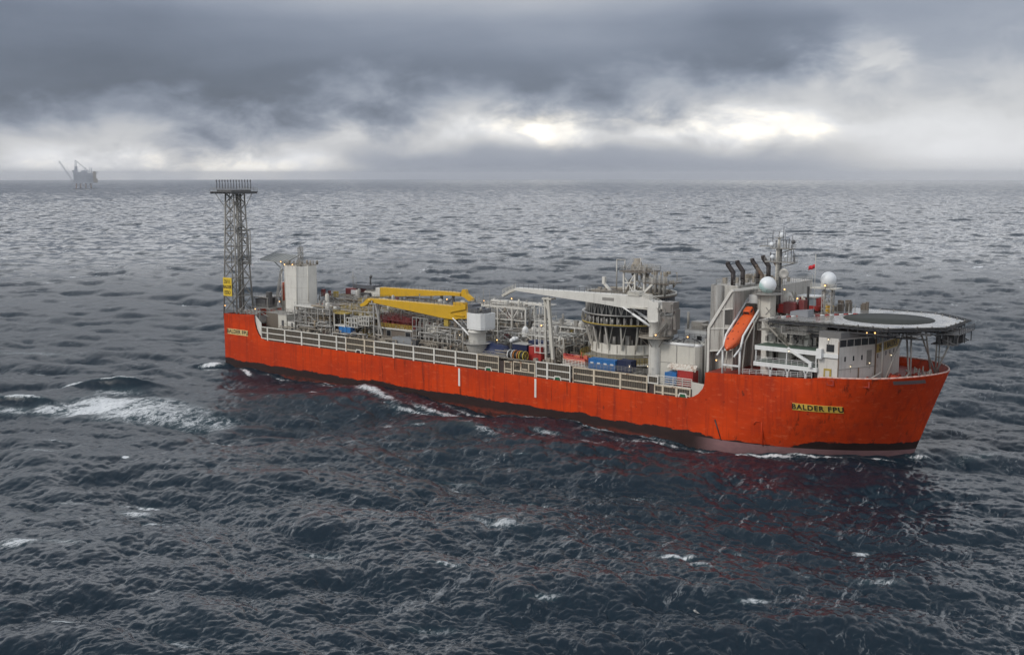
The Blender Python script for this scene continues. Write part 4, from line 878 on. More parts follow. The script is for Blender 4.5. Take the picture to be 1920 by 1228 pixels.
# bent pipes low along the wall
for i, (xa, xb_, y, z) in enumerate([(79, 88, -15.9, 18.6), (80.5, 90, -15.4, 18.1), (84, 93.6, -14.6, 19.6), (31, 45, -16.0, 16.6), (46, 59, -16.2, 15.6), (36, 43, -15.9, 17.6)]):
    b = MB(); b.pipe([(xa, y, z - 1.6), (xa, y, z), (xa + (xb_ - xa) * .55, y, z), (xa + (xb_ - xa) * .6, y, z + .6), (xb_, y, z + .6), (xb_, y + .8, z + .6), (xb_, y + .8, z - 2)], .19, 8)
    tag(b.build('bent_pipe', PALE), ('bent pale pipe above the grey tanks', 'lower bent pale pipe above the grey tanks', 'bent pipe running to the yellow crane pedestal', 'long pale pipe forward of the cream cabins', 'long low pipe behind the wall under the cages', 'short pale pipe behind the wall under the white slab')[i], 'pipe', 'bent pale pipes inside the wind wall')
# ------------------------------------------------------------------ cranes
def crane(name, label, ped, zb_, zc, house_box, boom, m_boom, hm, group='deck cranes', rootm=None):
    x, y = ped; r = empty(name, label, 'crane', (x, y, zb_), group=group); return r
c1 = empty('pedestal_crane', 'near crane with yellow box boom and white house on a grey flared pedestal', 'crane', (97.6, -14, 14), group='deck cranes')
sub(c1, MB().lathe((97.6, -14, 11.1), [(2.1, 0), (2.3, 3.2), (2.9, 5.2), (2.95, 6.2)], 28), 'pedestal', PALE)
sub(c1, MB().lathe((97.6, -14, 17.3), [(2.2, 0), (2.25, .2), (2.25, 2.6), (2.5, 2.7), (2.5, 3.1), (2.2, 3.2), (2.2, 3.6)], 28), 'slew_column', WHITE)
b = MB(); b.lathe((97.6, -14, 17.2), [(2.2, .0), (3.6, .0), (3.6, .15), (2.2, .15)], 28); b.rail([(97.6 + 3.5 * math.cos(a), -14 + 3.5 * math.sin(a), 17.35) for a in np.linspace(-2.6, -.4, 7)], 1.0, 2, .04); sub(c1, b, 'walkway', PALE)
hs = MB(); hp = [(95.6, -15.8), (97.0, -16.6), (100.8, -16.6), (101.6, -15.6), (101.6, -11.6), (95.6, -11.6)]; hs.prism(hp, 21.3, 25.1); hs.prism([(x * .985 + 98.6 * .015, y * .985 - 14.3 * .015) for x, y in hp], 20.9, 21.3); ho_ = sub(c1, hs, 'house', CLEAN, bevel=.08)
b = MB(); b.box(95.7, 97.2, -15.6, -12, 25.15, 27.2); b.box(97.2, 99.4, -16.2, -13, 25.15, 26.6); b.box(99.4, 100.6, -14.8, -12, 25.15, 26.2); sub(c1, b, 'winch_box', paint('slate_grey', (.10, .105, .12), .45, .3, .05))
b = MB(); b.tube((98.8, -13, 27), (98.8, -13, 31.4), .07, 6); b.tube((101.4, -13.6, 26), (101.4, -13.6, 31.2), .06, 6); b.tube((96, -13, 27.6), (96, -13, 29.4), .2, 8); b.tube((100.8, -16.4, 25.9), (100.8, -16.4, 26.8), .35, 10); sub(c1, b, 'aerial', GREY)
b = MB(); b.rail([(96, -16.4, 25.1), (101.5, -16.4, 25.1), (101.5, -11.6, 25.1)], 1.0, 1.4, .04); sub(c1, b, 'handrail', GREY)
bm = MB(); bm.xprism([(61.4, 25.1), (61.4, 26.25), (88.5, 26.25), (95.4, 26.3), (96.4, 25.4), (96.4, 23.4), (92, 23.1), (90.4, 22.7), (86, 22.9)], -15.0, -13.0); sub(c1, bm, 'boom', YELLOW, bevel=.06)
bm = MB(); bm.xprism([(89.4, 26.0), (94.8, 27.2), (94.8, 25.8), (89.4, 24.6)], -15.4, -15.02); bm.box(90.6, 94.2, -15.3, -15.02, 23.9, 24.15); bm.box(90.2, 93.6, -14.9, -13.1, 26.25, 27.3); sub(c1, bm, 'boom_foot', YELLOW)
jb = MB(); jb.xprism([(61.5, 26.2), (58.6, 26.1), (56.8, 24.8), (55.6, 24.2), (55.8, 23.6), (57.6, 24.0), (59.2, 25.1), (61.5, 25.1)], -14.6, -13.4); jb.ball((59.6, -14.7, 25.6), .6, 10, 6); sub(c1, jb, 'jib_head', YELLOW)
b = MB(); b.rail([(61.6, -14.9, 26.25), (94, -14.9, 26.25)], 1.15, 1.5, .035, 2); sub(c1, b, 'boom_rail', DARKG)
for yy in (-15.2, -12.8): b = MB(); b.tube((97, yy, 18.3), (93.6, yy, 20.9), .26, 10); b.tube((93.6, yy, 20.9), (90.3, yy, 23.2), .17, 10); sub(c1, b, 'hydraulic_ram', CLEAN)
c2 = empty('pedestal_crane', 'far crane with yellow box boom, white boom root and maroon machinery house', 'crane', (31, 12, 14), group='deck cranes')
sub(c2, MB().lathe((31, 12, 11.1), [(2.3, 0), (2.3, 10)], 24), 'pedestal', PALE)
sub(c2, MB().box(24.6, 29.2, 9.6, 14.4, 21.2, 25.0), 'house', MAROON, bevel=.08)
sub(c2, MB().box(27.4, 31.0, 9.2, 9.58, 22.0, 24.6), 'cab', CLEAN, bevel=.05)
sub(c2, MB().box(31.1, 34.6, 9.6, 13, 22.0, 24.0), 'machinery', DARKG, bevel=.05)
b = MB(); b.box(27.6, 36.2, 10, 14, 25.2, 26.4); sub(c2, b, 'winch_box', paint('slate_grey', (.10, .105, .12), .45, .3, .05), bevel=.05)
b = MB(); b.tube((26.6, 11, 25), (26.6, 11, 30.2), .1, 6); b.box(25, 28, 10.9, 11.1, 28.2, 28.3); b.tube((29, 10, 25), (29, 10, 28.2), .08, 6); sub(c2, b, 'aerial', GREY)
b = MB(); b.tube((33.2, 12, 26.3), (33.2, 12, 28.6), .28, 8); b.tube((33.2, 12, 28.5), (33.7, 12, 29.2), .42, 8); sub(c2, b, 'exhaust', DARKG)
bm = MB(); bm.xprism([(30.0, 23.0), (33, 25.4), (38.2, 25.9), (38.2, 23.1), (34, 22.6)], 10.9, 13.1); sub(c2, bm, 'boom_root', WHITE, bevel=.05)
bm = MB(); bm.xprism([(38.2, 23.1), (38.2, 25.9), (66, 26.3), (70.4, 26.2), (70.4, 25.3), (66, 25.2), (56, 24.4)], 11.0, 13.0); sub(c2, bm, 'boom', YELLOW, bevel=.06)
jb = MB(); jb.xprism([(70.2, 26.2), (71.0, 27.3), (72.0, 27.3), (72.4, 26.1), (74.4, 24.9), (74.6, 24.2), (73.2, 24.1), (71.4, 25.1), (70.2, 25.3)], 11.4, 12.6); sub(c2, jb, 'jib_head', YELLOW)
b = MB(); b.rail([(33, 11, 25.7), (38, 11, 25.95), (69, 11, 26.25)], 1.15, 1.5, .035, 2); sub(c2, b, 'boom_rail', DARKG)
b = MB(); b.bar((62.5, 12, 21), (62.5, 12, 25), .6); b.bar((67, 12, 21), (67, 12, 25.1), .6); b.bar((62.5, 12, 22), (67, 12, 24.6), .3); tag(b.build('boom_crutch', DARKG), 'dark crutch under the far yellow boom', 'boom rest')
c3 = empty('pedestal_crane', 'white crane with a long white boom on a tall round white pedestal by the turret', 'crane', (150.3, -14, 11), group='deck cranes')
sub(c3, MB().lathe((150.3, -14, 11.1), [(1.5, 0), (1.5, 10.8), (1.9, 12.0), (2.3, 12.3)], 28), 'pedestal', WHITE)
b = MB(); b.lathe((150.3, -14, 23.4), [(1.6, 0), (3.9, 0), (3.9, .2), (1.6, .2)], 28); b.rail([(150.3 + 3.8 * math.cos(a), -14 + 3.8 * math.sin(a), 23.6) for a in np.linspace(0, 2 * math.pi, 17)], 1.1, 2, .04)
for a in (-2.6, -1.6, -.5): b.bar((150.3 + 3.6 * math.cos(a), -14 + 3.6 * math.sin(a), 23.4), (150.3 + 1.5 * math.cos(a), -14 + 1.5 * math.sin(a), 21.3), .12)
sub(c3, b, 'walkway', RUSTY)
b = MB(); b.lathe((150.3, -14, 23.6), [(1.55, 0), (1.55, 3.2), (1.8, 3.3), (1.8, 3.6), (1.5, 3.7)], 24); b.box(149.0, 151.8, -15.6, -12.4, 27.2, 31.6); sub(c3, b, 'slew_column', WHITE)
bm = MB(); bm.xprism([(110.0, 31.6), (110.6, 32.3), (143.6, 32.6), (147.6, 32.4), (152.4, 30.8), (152.6, 30.0), (148.6, 30.1), (143, 29.5), (138, 29.9)], -15.0, -13.0); sub(c3, bm, 'boom', WHITE, bevel=.06)
jb = MB(); jb.xprism([(110.2, 32.2), (108.4, 31.6), (105.8, 30.2), (106.2, 29.7), (108.8, 31.0), (110.2, 31.5)], -14.5, -13.5); jb.rail([(105.9, -14, 30.6), (110, -14, 32.2)], .9, 1, .05); sub(c3, jb, 'jib_head', CREAM)
bm = MB(); bm.box(136.4, 139.6, -15.06, -14.98, 31.0, 31.7); sub(c3, bm, 'vent_panel', GREY)
bm = MB(); bm.box(144.2, 149.4, -15.5, -15.02, 29.7, 30.0); bm.box(143.4, 146.4, -15.2, -12.8, 32.55, 33.6); bm.box(147, 149, -14.8, -13.2, 32.0, 33.0); bm.pipe([(148.8, -15.2, 30.9), (151.6, -15.2, 30.6), (152.2, -15.2, 29.4)], .16, 6); sub(c3, bm, 'boom_foot', CREAM)
b = MB(); b.rail([(110.2, -14.9, 32.3), (143.4, -14.9, 32.6)], 1.15, 1.5, .035, 2); sub(c3, b, 'boom_rail', DARKG)
b = MB(); b.rail([(144, -15.4, 33.4), (150.5, -15.4, 31.6), (152.6, -15.4, 30.9)], 1.1, 1.4, .05); sub(c3, b, 'handrail', WHITE)
for yy in (-15.3, -12.7): b = MB(); b.tube((149.6, yy, 26.0), (145.0, yy, 28.4), .30, 10); b.tube((145.0, yy, 28.4), (142.2, yy, 29.8), .19, 10); sub(c3, b, 'hydraulic_ram', CLEAN)
b = MB(); b.box(152.8, 155.6, -15.6, -12.8, 29.4, 31.8); b.box(152.2, 155.2, -15.4, -12.6, 24.4, 28.4); b.box(155.2, 156.0, -15, -13, 25.6, 30.2); sub(c3, b, 'machinery_house', paint('warm_grey_sheet', (.22, .20, .18), .5, .5, .2), bevel=.05)
b = MB(); random.seed(77)
for _ in range(16): x, z = random.uniform(151.8, 155.6), random.uniform(23.8, 29.6); b.item().pipe([(x, -15.9, z), (x, -15.9, z + random.uniform(.6, 2.4)), (x + random.uniform(-1, 1), -15.9, z + 2)], .07, 5)
subs(c3, b, 'hose', GREY); b = MB(); b.stair((151.2, -16.2, 23.8), (154.4, -16.2, 27.0)); sub(c3, b, 'stair', GREY)
rc = empty('boom_rest', 'tall leaning white column with ladder cage carrying the long white boom', 'boom rest', (122, -14, 11)); b = MB(); b.bar((122.4, -14.5, 11.2), (120.4, -14.5, 30.6), .75, .7); sub(rc, b, 'leaning_leg', CREAM)
b = MB(); b.bar((119.5, -13.8, 11.2), (118.9, -13.8, 29.8), .5); b.bar((118.6, -14, 30.4), (120.2, -14, 27.2), .5); b.box(118.8, 121.6, -15, -13, 30.0, 30.4); b.bar((119.2, -14, 22.2), (121.6, -14.4, 22.2), .2); sub(rc, b, 'upright', CREAM)
b = MB()
for i, x in enumerate((116.8, 118.4, 120.0)):
    for y in (-15, -13.4): b.bar((x, y, 16.6), (x, y, 25.9 - i * .9), .16)
for z in (16.8, 18.6, 20.8, 22.8, 24.6):
    for y in (-15, -13.4): b.bar((116.8, y, z), (120, y, z), .13)
sub(rc, b, 'stair_cage', WHITE)
# ------------------------------------------------------------------ turret
TX, TY = 134.9, 0.0
tu = empty('turret', 'big round mooring turret with dark walls, slanting columns and a ring gallery', 'turret', (TX, TY, 11))
sub(tu, MB().lathe((TX, TY, 11.1), [(9.6, 0), (9.6, 6.2), (9.75, 6.25), (9.75, 6.5), (9.6, 6.55), (9.6, 8.6), (0, 8.7)], 64), 'drum', CREAM)
b = MB()
for i in range(28): a = 2 * math.pi * i / 28; b.item().tube((TX + 9.68 * math.cos(a), TY + 9.68 * math.sin(a), 12.5), (TX + 9.68 * math.cos(a), TY + 9.68 * math.sin(a), 19.7), .07, 5)
subs(tu, b, 'stiffener', RUSTY)
sub(tu, MB().lathe((TX, TY, 19.7), [(8.7, 0), (8.7, 7.0)], 48), 'inner_wall', paint('tar_dark_steel', (.03, .028, .026), .5, .5, .15))
b = MB(); random.seed(5)
for i in range(26):
    a = 2 * math.pi * i / 26; w_ = random.uniform(.3, 1.0); b.item().tube((TX + 9.0 * math.cos(a), 9.0 * math.sin(a), 19.8), (TX + 9.0 * math.cos(a), 9.0 * math.sin(a), 19.8 + random.uniform(1, 4)), w_ * .5, 8)
for i in range(10): a = 2 * math.pi * (i + .3) / 10; b.item().box(TX + 9.0 * math.cos(a) - .5, TX + 9 * math.cos(a) + .5, 9.0 * math.sin(a) - .5, 9 * math.sin(a) + .5, 19.8, 22)
subs(tu, b, 'machine', GREY)
for i in range(18):
    a = 2 * math.pi * (i + .5) / 18; c_, s_ = math.cos(a), math.sin(a); b = MB(); b.bar((TX + 9.7 * c_, TY + 9.7 * s_, 18.6), (TX + 11.5 * c_, TY + 11.5 * s_, 25.0), .36, .32); b.bar((TX + 9.75 * c_, TY + 9.75 * s_, 19.4), (TX + 9.75 * math.cos(a + .12), TY + 9.75 * math.sin(a + .12), 25), .16); sub(tu, b, 'column', CREAM)
def ring(z0, z1, r0, r1, m_, nm): return sub(tu, MB().lathe((TX, TY, 0), [(r0, z0), (r1, z0), (r1, z1), (r0, z1), (r0, z0)], 72), nm, m_)
ring(24.35, 24.6, 8.7, 11.9, DARKG, 'gallery_floor'); ring(24.6, 24.9, 11.75, 11.95, RAILY, 'yellow_toe_rail'); ring(26.85, 27.15, 11.2, 11.95, PALE, 'upper_ring')
b = MB()
for i in range(44):
    a = 2 * math.pi * i / 44; c_, s_ = math.cos(a), math.sin(a); b.item().bar((TX + 11.8 * c_, TY + 11.8 * s_, 24.6), (TX + 11.8 * c_, TY + 11.8 * s_, 26.6), .2)
    b.tube((TX + 10.6 * c_, TY + 10.6 * s_, 24.6), (TX + 10.6 * c_, TY + 10.6 * s_, 26.2), .35, 6)
subs(tu, b, 'stanchion', PALE)
up = MB(); up.lathe((TX, TY, 26.9), [(10.7, 0), (10.7, 4.2)], 72)
def corr():
    m_, kk, bb = newmat('black_corrugated_wall'); g = kk.n.new('ShaderNodeNewGeometry').outputs['Position']; x, y, z = kk.sep(kk.v('SUBTRACT', g, (TX, TY, 0))); a = kk.m('ARCTAN2', y, x)
    s = kk.m('FRACT', kk.m('MULTIPLY', a, 14.0)); rib = kk.mr(kk.m('ABSOLUTE', kk.m('SUBTRACT', s, .5)), .25, .45); nz_ = kk.noise(kk.mapping(g, scale=(1, 1, .1)), 1.2, 5)
    kk.l.new(kk.mix(rib, kk.mix(nz_, (.018, .020, .024), (.04, .043, .048)), (.075, .08, .085)), bb.inputs['Base Color']); bb.inputs['Roughness'].default_value = .45
    bp = kk.n.new('ShaderNodeBump'); bp.inputs['Strength'].default_value = .7; bp.inputs['Distance'].default_value = .15; kk.l.new(rib, bp.inputs['Height']); kk.l.new(bp.outputs[0], bb.inputs['Normal']); return m_
sub(tu, up, 'upper_wall', corr())
b = MB(); N_ = 30
for i in range(N_):
    a0, a1 = R(-250) + R(200) * i / N_, R(-250) + R(200) * (i + 1) / N_; p = lambda a, z: V(TX + 10.95 * math.cos(a), TY + 10.95 * math.sin(a), z)
    b.bar(p(a0, 27), p(a0, 31.0), .18)
    if i % 2: b.bar(p(a0, 27), p(a1, 31.0), .2)
    else: b.bar(p(a1, 27), p(a0, 31.0), .2)
sub(tu, b, 'wall_bracing', PALE)
sub(tu, MB().lathe((TX, TY, 27.0), [(10.85, 0), (10.85, 4.0)], 20, R(-196), R(-150)), 'mesh_panel', paint('speckled_mesh', (.30, .28, .26), .6, .9, .5, scale=2.5))
ring(31.0, 31.4, 0, 11.2, BROWN, 'roof_deck'); ring(31.4, 31.75, 10.85, 11.2, CREAM, 'roof_rim')
b = MB(); random.seed(12)
for i in range(70):
    a, rr = random.uniform(0, 6.28), 10.4 * math.sqrt(random.random()); x, y = TX + rr * math.cos(a), TY + rr * math.sin(a); w_ = random.uniform(.15, .8); b.item().box(x - w_, x + w_, y - w_ * .6, y + w_ * .6, 31.4, 31.45 + random.uniform(.1, .7))
for i in range(16): a = random.uniform(0, 6.28); c_, s_ = math.cos(a), math.sin(a); b.item().pipe([(TX + 3 * c_, 3 * s_, 31.8), (TX + 9.8 * c_, 9.8 * s_, 31.8 + random.random() * .4)], .14, 6)
subs(tu, b, 'roof_fitting', RUSTY)
b = MB()
for i in range(5): a = -2.6 + i * .4; 
b.rail([(TX + 11 * math.cos(a), 11 * math.sin(a), 31.7) for a in np.linspace(R(-200), R(-70), 13)], 1.0, 1.5, .035); sub(tu, b, 'handrail', GREY)
sw = empty('swivel_tower', 'white steel frame crowded with pipes and swivels standing on the turret roof', 'swivel tower', (TX + 1, 0, 32.1)); b = MB()
for x in (133.6, 136.8, 139.4):
    for y in (-2.6, 2.4): b.bar((x, y, 32.1), (x, y, 37.6), .36)
for y in (-2.6, 2.4): b.bar((133.6, y, 37.4), (139.6, y, 37.4), .32); b.bar((133.6, y, 34.8), (136.8, y, 34.8), .25); b.bar((134.2, y, 33.2), (136.8, y, 37.2), .22); b.bar((134.0, y, 36), (136.6, y, 32.2), .22)
b.bar((141.6, -2.6, 36.4), (141.6, -2.6, 34.6), .55); b.bar((141.6, -2.6, 34.8), (138.9, -2.8, 32.2), .5); b.bar((128.2, -3, 36.0), (128.2, -3, 34.2), .75); b.bar((128.2, -3, 34.4), (130.6, -3, 32.2), .55)
sub(sw, b, 'frame', WHITE)
b = MB(); b.box(132.8, 140.4, -3.4, 3.2, 37.5, 37.75); b.box(139.2, 146.2, -3, 3.4, 35.0, 35.2); sub(sw, b, 'floor', BROWN)
b = MB(); b.rail([(132.8, -3.4, 37.8), (140.4, -3.4, 37.8), (140.4, 3.2, 37.8), (132.8, 3.2, 37.8)], 1.1, 1.1, .045, closed=True); b.rail([(139.2, -3, 35.2), (146.2, -3, 35.2), (146.2, 3.4, 35.2)], 1.1, 1.1, .045); sub(sw, b, 'handrail', PALE)
b = MB(); random.seed(21); b.lathe((135.8, 0, 37.8), [(1.7, 0), (1.7, .8), (1.2, .9), (1.2, 1.9), (.8, 2.0), (.8, 2.8), (0, 2.9)], 16)
for _ in range(44): x, y, z = random.uniform(133, 146), random.uniform(-2.8, 2.8), random.uniform(32.4, 39.4) - (3 if False else 0); z = min(z, 37.6) if x > 140 else z; b.item().pipe([(x, y, z), (x, y, z - random.uniform(.6, 2.6)), (x + random.uniform(-1.3, 1.3), y, z - random.uniform(.4, 2))], random.uniform(.07, .2), 6)
for _ in range(40): x, y, z = random.uniform(133.2, 146), random.uniform(-2.8, 2.8), random.uniform(32.4, 39.6); z = min(z, 37.4) if x > 140 else z; s = random.uniform(.12, .4); b.item().box(x - s, x + s, y - s, y + s, z - s, z + s)
subs(sw, b, 'swivel_fitting', RUSTY)
b = MB()
for x in (141, 142.4, 143.6, 144.8): b.item().tube((x, -2.4, 32.2), (x, -2.4, 37.2 - .2 * abs(x - 143)), .42, 10)
subs(sw, b, 'accumulator', GREY)
b = MB(); b.pipe([(132.2, -3.6, 33), (132.2, -3.6, 40.4), (134.4, -3.4, 40.4), (134.4, -3.4, 38.4)], .16, 6); b.rail([(139.6, -3.4, 38.8), (142.6, -3.4, 38.8)], 1.0, .6, .04); b.bar((139.8, -3.4, 36.8), (139.8, -3.4, 40), .1); b.bar((142.4, -3.4, 35), (142.4, -3.4, 39), .1)
for _ in range(8): x = random.uniform(133.5, 139); b.tube((x, random.uniform(-3, 3), 38), (x + random.uniform(-.8, .8), 0, 40.8), .06, 5)
sub(sw, b, 'loop_pipes', PALE)
yg = empty('gallery_walkway', 'round walkway with yellow handrails at the foot of the turret', 'walkway', (TX, 0, 15)); sub(yg, MB().lathe((TX, TY, 0), [(9.8, 15.1), (12.4, 15.1), (12.4, 15.45), (9.8, 15.45), (9.8, 15.1)], 64), 'floor', CREAM)
b = MB(); pts = [(TX + 12.3 * math.cos(a), TY + 12.3 * math.sin(a), 15.45) for a in np.linspace(R(-215), R(10), 40)]; b.rail(pts, 1.5, .75, .06, 4); sub(yg, b, 'handrail', RAILY)
b = MB()
for i in range(18): a = R(-215) + R(225) * i / 17; c_, s_ = math.cos(a), math.sin(a); b.bar((TX + 12.2 * c_, 12.2 * s_, 15.1), (TX + 9.7 * c_, 9.7 * s_, 12.6), .18); b.bar((TX + 11.8 * c_, 11.8 * s_, 11.1), (TX + 11.8 * c_, 11.8 * s_, 15.1), .2)
sub(yg, b, 'bracket', BROWN)
b = MB(); random.seed(15)
for k_ in range(60):
    x = random.uniform(108, 124); y = random.uniform(-12.5, 12); z = 14 + random.random() * 5; b.item().pipe([(x, y, 11.2), (x, y, z), (x + random.uniform(-2.5, 2.5), y, z), (x + random.uniform(-1, 1), y + random.uniform(-2, 2), z - .5)], random.uniform(.06, .2), 6)
for k_ in range(40): x, y = random.uniform(108, 123), random.uniform(-12, 12); w_ = random.uniform(.3, 1); b.item().box(x - w_, x + w_, y - w_, y + w_, 11.2, 13 + random.random() * 3)
subs(empty('pipe_manifold', 'tangle of low weathered pipes and boxes on deck aft of the turret', 'pipework', (116, 0, 11.2)), b, 'pipe', RUSTY)

sw.location.z -= .75; sw.location.x += .8
# ------------------------------------------------------------------ funnel casing with exhausts
fc = empty('funnel_casing', 'stained pale funnel casing with a slanting buttress frame on its near side', 'funnel casing', (169, -4, 17.6))
STAINW = paint('stained_pale_plating', (.46, .44, .40), .5, .7, .35, streak=1.2)
b = MB(); b.prism([(163.4, -11.0), (169.0, -11.0), (169.0, -4.6), (175.6, -4.6), (175.6, 13.5), (163.4, 13.5)], 17.0, 36.0); sub(fc, b, 'casing', STAINW, bevel=.1)
b = MB(); b.lathe((164.4, -11.2, 27.6), [(1.25, 0), (1.25, 8.3), (0, 8.4)], 20); b.box(163.2, 163.9, -12.4, -11, 17, 36.1); sub(fc, b, 'vent_trunk', paint('soot_streaked_plating', (.30, .29, .27), .5, .9, .25, streak=1.6))
yb = -13.2
fr = MB(); fr.bar((163.4, yb, 11.3), (163.4, yb, 26.7), .55); fr.bar((163.4, yb, 26.6), (168.6, yb, 35.0), .6); fr.bar((168.6, yb, 35.0), (169.2, yb, 35.2), .5); fr.bar((168.6, yb, 35.1), (174.8, -5.2, 36.0), .5)
for q_ in ((163.6, 21.4, 169.0, 22.2), (163.6, 26.4, 169.0, 26.9), (165.8, 30.7, 169.1, 31.2)): fr.bar((q_[0], yb, q_[1]), (q_[2], yb, q_[3]), .25)
fr.bar((167.0, yb, 21.8), (167.0, yb, 32.4), .22); sub(fc, fr, 'buttress_frame', WHITE)
b = MB(); b.xprism([(163.5, 21.4), (163.5, 26.6), (168.6, 34.8), (169.1, 35.0), (169.1, 22.4)], yb + .05, yb + .2); b.box(169.0, 169.2, yb + .2, -4.6, 17.5, 35.0); sub(fc, b, 'side_plating', STAINW)
b = MB(); b.box(167.2, 169.0, yb - .02, yb + .04, 27.6, 30.9); b.box(167.2, 169.0, yb - .02, yb + .04, 24.2, 26.5); sub(fc, b, 'louvre_opening', paint('dark_louvre', (.06, .055, .05), .6, .5, .3))
b = MB(); b.xprism([(163.5, 26.7), (168.6, 35.0), (168.6, 35.3), (163.5, 27.0)], yb, -11); b.box(163.3, 163.6, yb, -11, 11.2, 26.7); sub(fc, b, 'buttress_wall', STAINW)
b = MB(); b.box(163.0, 165.0, -9, -3, 27.2, 30.6); sub(fc, b, 'side_box', BROWN)
b = MB(); b.rail([(163.6, -10.8, 36.0), (168.9, -10.8, 36.0), (168.9, -4.8, 36.0), (175.4, -4.8, 36.0), (175.4, 13.2, 36.0)], 1.1, 1.2, .045); b.rail([(163.6, -10.8, 36.1), (163.6, 13.2, 36.1)], 1.1, 1.4, .045); sub(fc, b, 'handrail', PALE)
b = MB(); random.seed(41)
for _ in range(36): x = random.uniform(164, 175); y = random.uniform(-10 if x < 168 else -4, 6); w_ = random.uniform(.15, .7); b.item().box(x - w_, x + w_, y - w_, y + w_, 36.0, 36.3 + random.uniform(.2, 1.3))
for _ in range(24): x, z = random.uniform(170, 175), random.uniform(18, 34); b.item().pipe([(x, -4.6, z), (x, -5.1, z), (x + random.uniform(-1, .6), -5.1, z), (x, -5.1, z - 2)], .08, 5)
subs(fc, b, 'roof_fitting', RUSTY)
for (x, y, h_, r_, s_) in [(167.5, -10.4, 40.8, .52, 0), (168.6, -8.0, 41.0, .52, 0), (170.2, -3.9, 41.3, .5, 0), (171.3, -4.0, 40.0, .42, 1), (171.6, -1.4, 41.9, .52, 0), (173.4, 0.8, 40.9, .42, 1)]:
    b = MB(); b.pipe([(x, y, 35.9), (x, y, h_ - 2.0)], r_, 14); b.ball((x, y, h_ - 2.0), r_, 14, 8); b.tube((x, y, h_ - 2.0), (x - 1.3, y, h_ - .35), r_, 14, cap=False); b.ball((x - 1.3, y, h_ - .35), r_, 14, 8); b.tube((x - 1.3, y, h_ - .35), (x - 1.45, y, h_ + .3), r_, 14, r_ * .9)
    o = b.build('exhaust_stack', STACK if not s_ else paint('brown_stack', (.12, .085, .06), .6, .6, .5))
    tag(o, {167.5: 'sooty bent exhaust stack nearest the stern in the row', 168.6: 'second sooty exhaust stack from the aft end', 170.2: 'sooty exhaust stack with a pale pipe close behind it', 171.3: 'shorter brown exhaust pipe touching the third stack', 171.6: 'tallest sooty exhaust stack just aft of the radar dome', 173.4: 'small brown exhaust stack between dome and mast'}[x], 'exhaust stack', 'bent exhaust stacks on the funnel casing')
# ------------------------------------------------------------------ accommodation block
ab = empty('accommodation_block', 'white accommodation block at the bow with a row of bridge windows under the helideck', 'accommodation', (188, 0, 17.6))
FRONTW = paint('dirty_white_front', (.64, .61, .565), .5, .5, .3, streak=.5)
fp = [(190.3, -16.9), (194.5, -16.9), (198.6, -7.4), (198.6, 7.4), (194.5, 16.9), (190.3, 16.9)]
sub(ab, MB().prism(fp, 17.2, 27.3), 'front_wall', FRONTW)
sub(ab, MB().prism([(190.3, -16.9), (194.9, -16.9), (199.1, -7.5), (199.1, 7.5), (194.9, 16.9), (190.3, 16.9)], 27.3, 28.5), 'bridge_roof', paint('grey_fascia', (.17, .165, .16), .5, .6, .15))
sub(ab, MB().box(175.7, 190.3, -12.8, 12.8, 17.2, 29.5), 'house_wall', WHITE, bevel=.06)
def facet(i): a, c = Vector((*fp[i], 0)), Vector((*fp[i + 1], 0)); d = (c - a).normalized(); return a, c, d, V(d.y, -d.x, 0)
def onfacet(i, u0, u1, z0, z1, name, m_, off=.03, th=.06, lean=0):
    a, c, d, n_ = facet(i); L_ = (c - a).length; p0, p1 = a + d * u0, a + d * u1; v = []
    for o_ in (off, off - th):
        for p in (p0, p1):
            for z in (z0, z1): v.append((p.x + n_.x * (o_ + (lean if z == z1 else 0)), p.y + n_.y * (o_ + (lean if z == z1 else 0)), z))
    bb = MB().add(v, [(0, 2, 3, 1), (4, 5, 7, 6), (0, 1, 5, 4), (2, 6, 7, 3), (0, 4, 6, 2), (1, 3, 7, 5)]); return sub(ab, bb, name, m_)
L1_ = (Vector(fp[2]) - Vector(fp[1])).length
for k_ in range(5): onfacet(1, .35 + k_ * 2.0, (.35 + k_ * 2.0 + 1.8), 25.55, 26.95, 'bridge_window', GLASS)
for k_ in range(7): onfacet(2, .25 + k_ * 2.1, .25 + k_ * 2.1 + 1.8, 25.6, 26.95, 'bridge_window', GLASS)
for k_ in range(5): onfacet(3, .35 + k_ * 2.0, (.35 + k_ * 2.0 + 1.8), 25.55, 26.95, 'bridge_window', GLASS)
for k_ in range(4): onfacet(1, 1.7 + k_ * 2.35, 2.1 + k_ * 2.35, 22.5, 23.5, 'porthole', GLASS)
for k_ in range(6): onfacet(2, 1.3 + k_ * 2.4, 1.75 + k_ * 2.4, 22.4, 23.3, 'porthole', GLASS)
onfacet(1, 0.05, L1_ - .05, 20.9, 21.05, 'rubbing_strip', PALE, .12, .12); onfacet(1, 7.9, 9.3, 21.3, 24.4, 'ladder_frame', GREY, .05, .05)
a, c, d, n_ = facet(2); b = MB(); b.tube((198.75, -7.5, 17.5), (198.75, -7.5, 26.7), .14, 6); b.tube((194.6, -17.0, 17.5), (194.6, -17.0, 26.7), .1, 6); b.tube((196.9, -11.8, 17.5), (196.9, -11.8, 21), .12, 6); sub(ab, b, 'drain_pipe', paint('brown_pipe', (.16, .10, .06), .6, .5, .6))
sgn = onfacet(2, .4, 14.2, 23.55, 25.35, 'sign_panel', paint('faded_yellow_sign', (.50, .36, .07), .55, .7, .3), .06, .05)
FRM = Matrix(((0, 0, 1), (1, 0, 0), (0, 1, 0)))
o = text('lettering', '25/11 BALDER', 1.75, LETTER, ab, FRM, (198.70, .0, 24.45), .02, 1.0, 1.05); o.matrix_parent_inverse = Matrix.Translation(-Vector(ab.location))
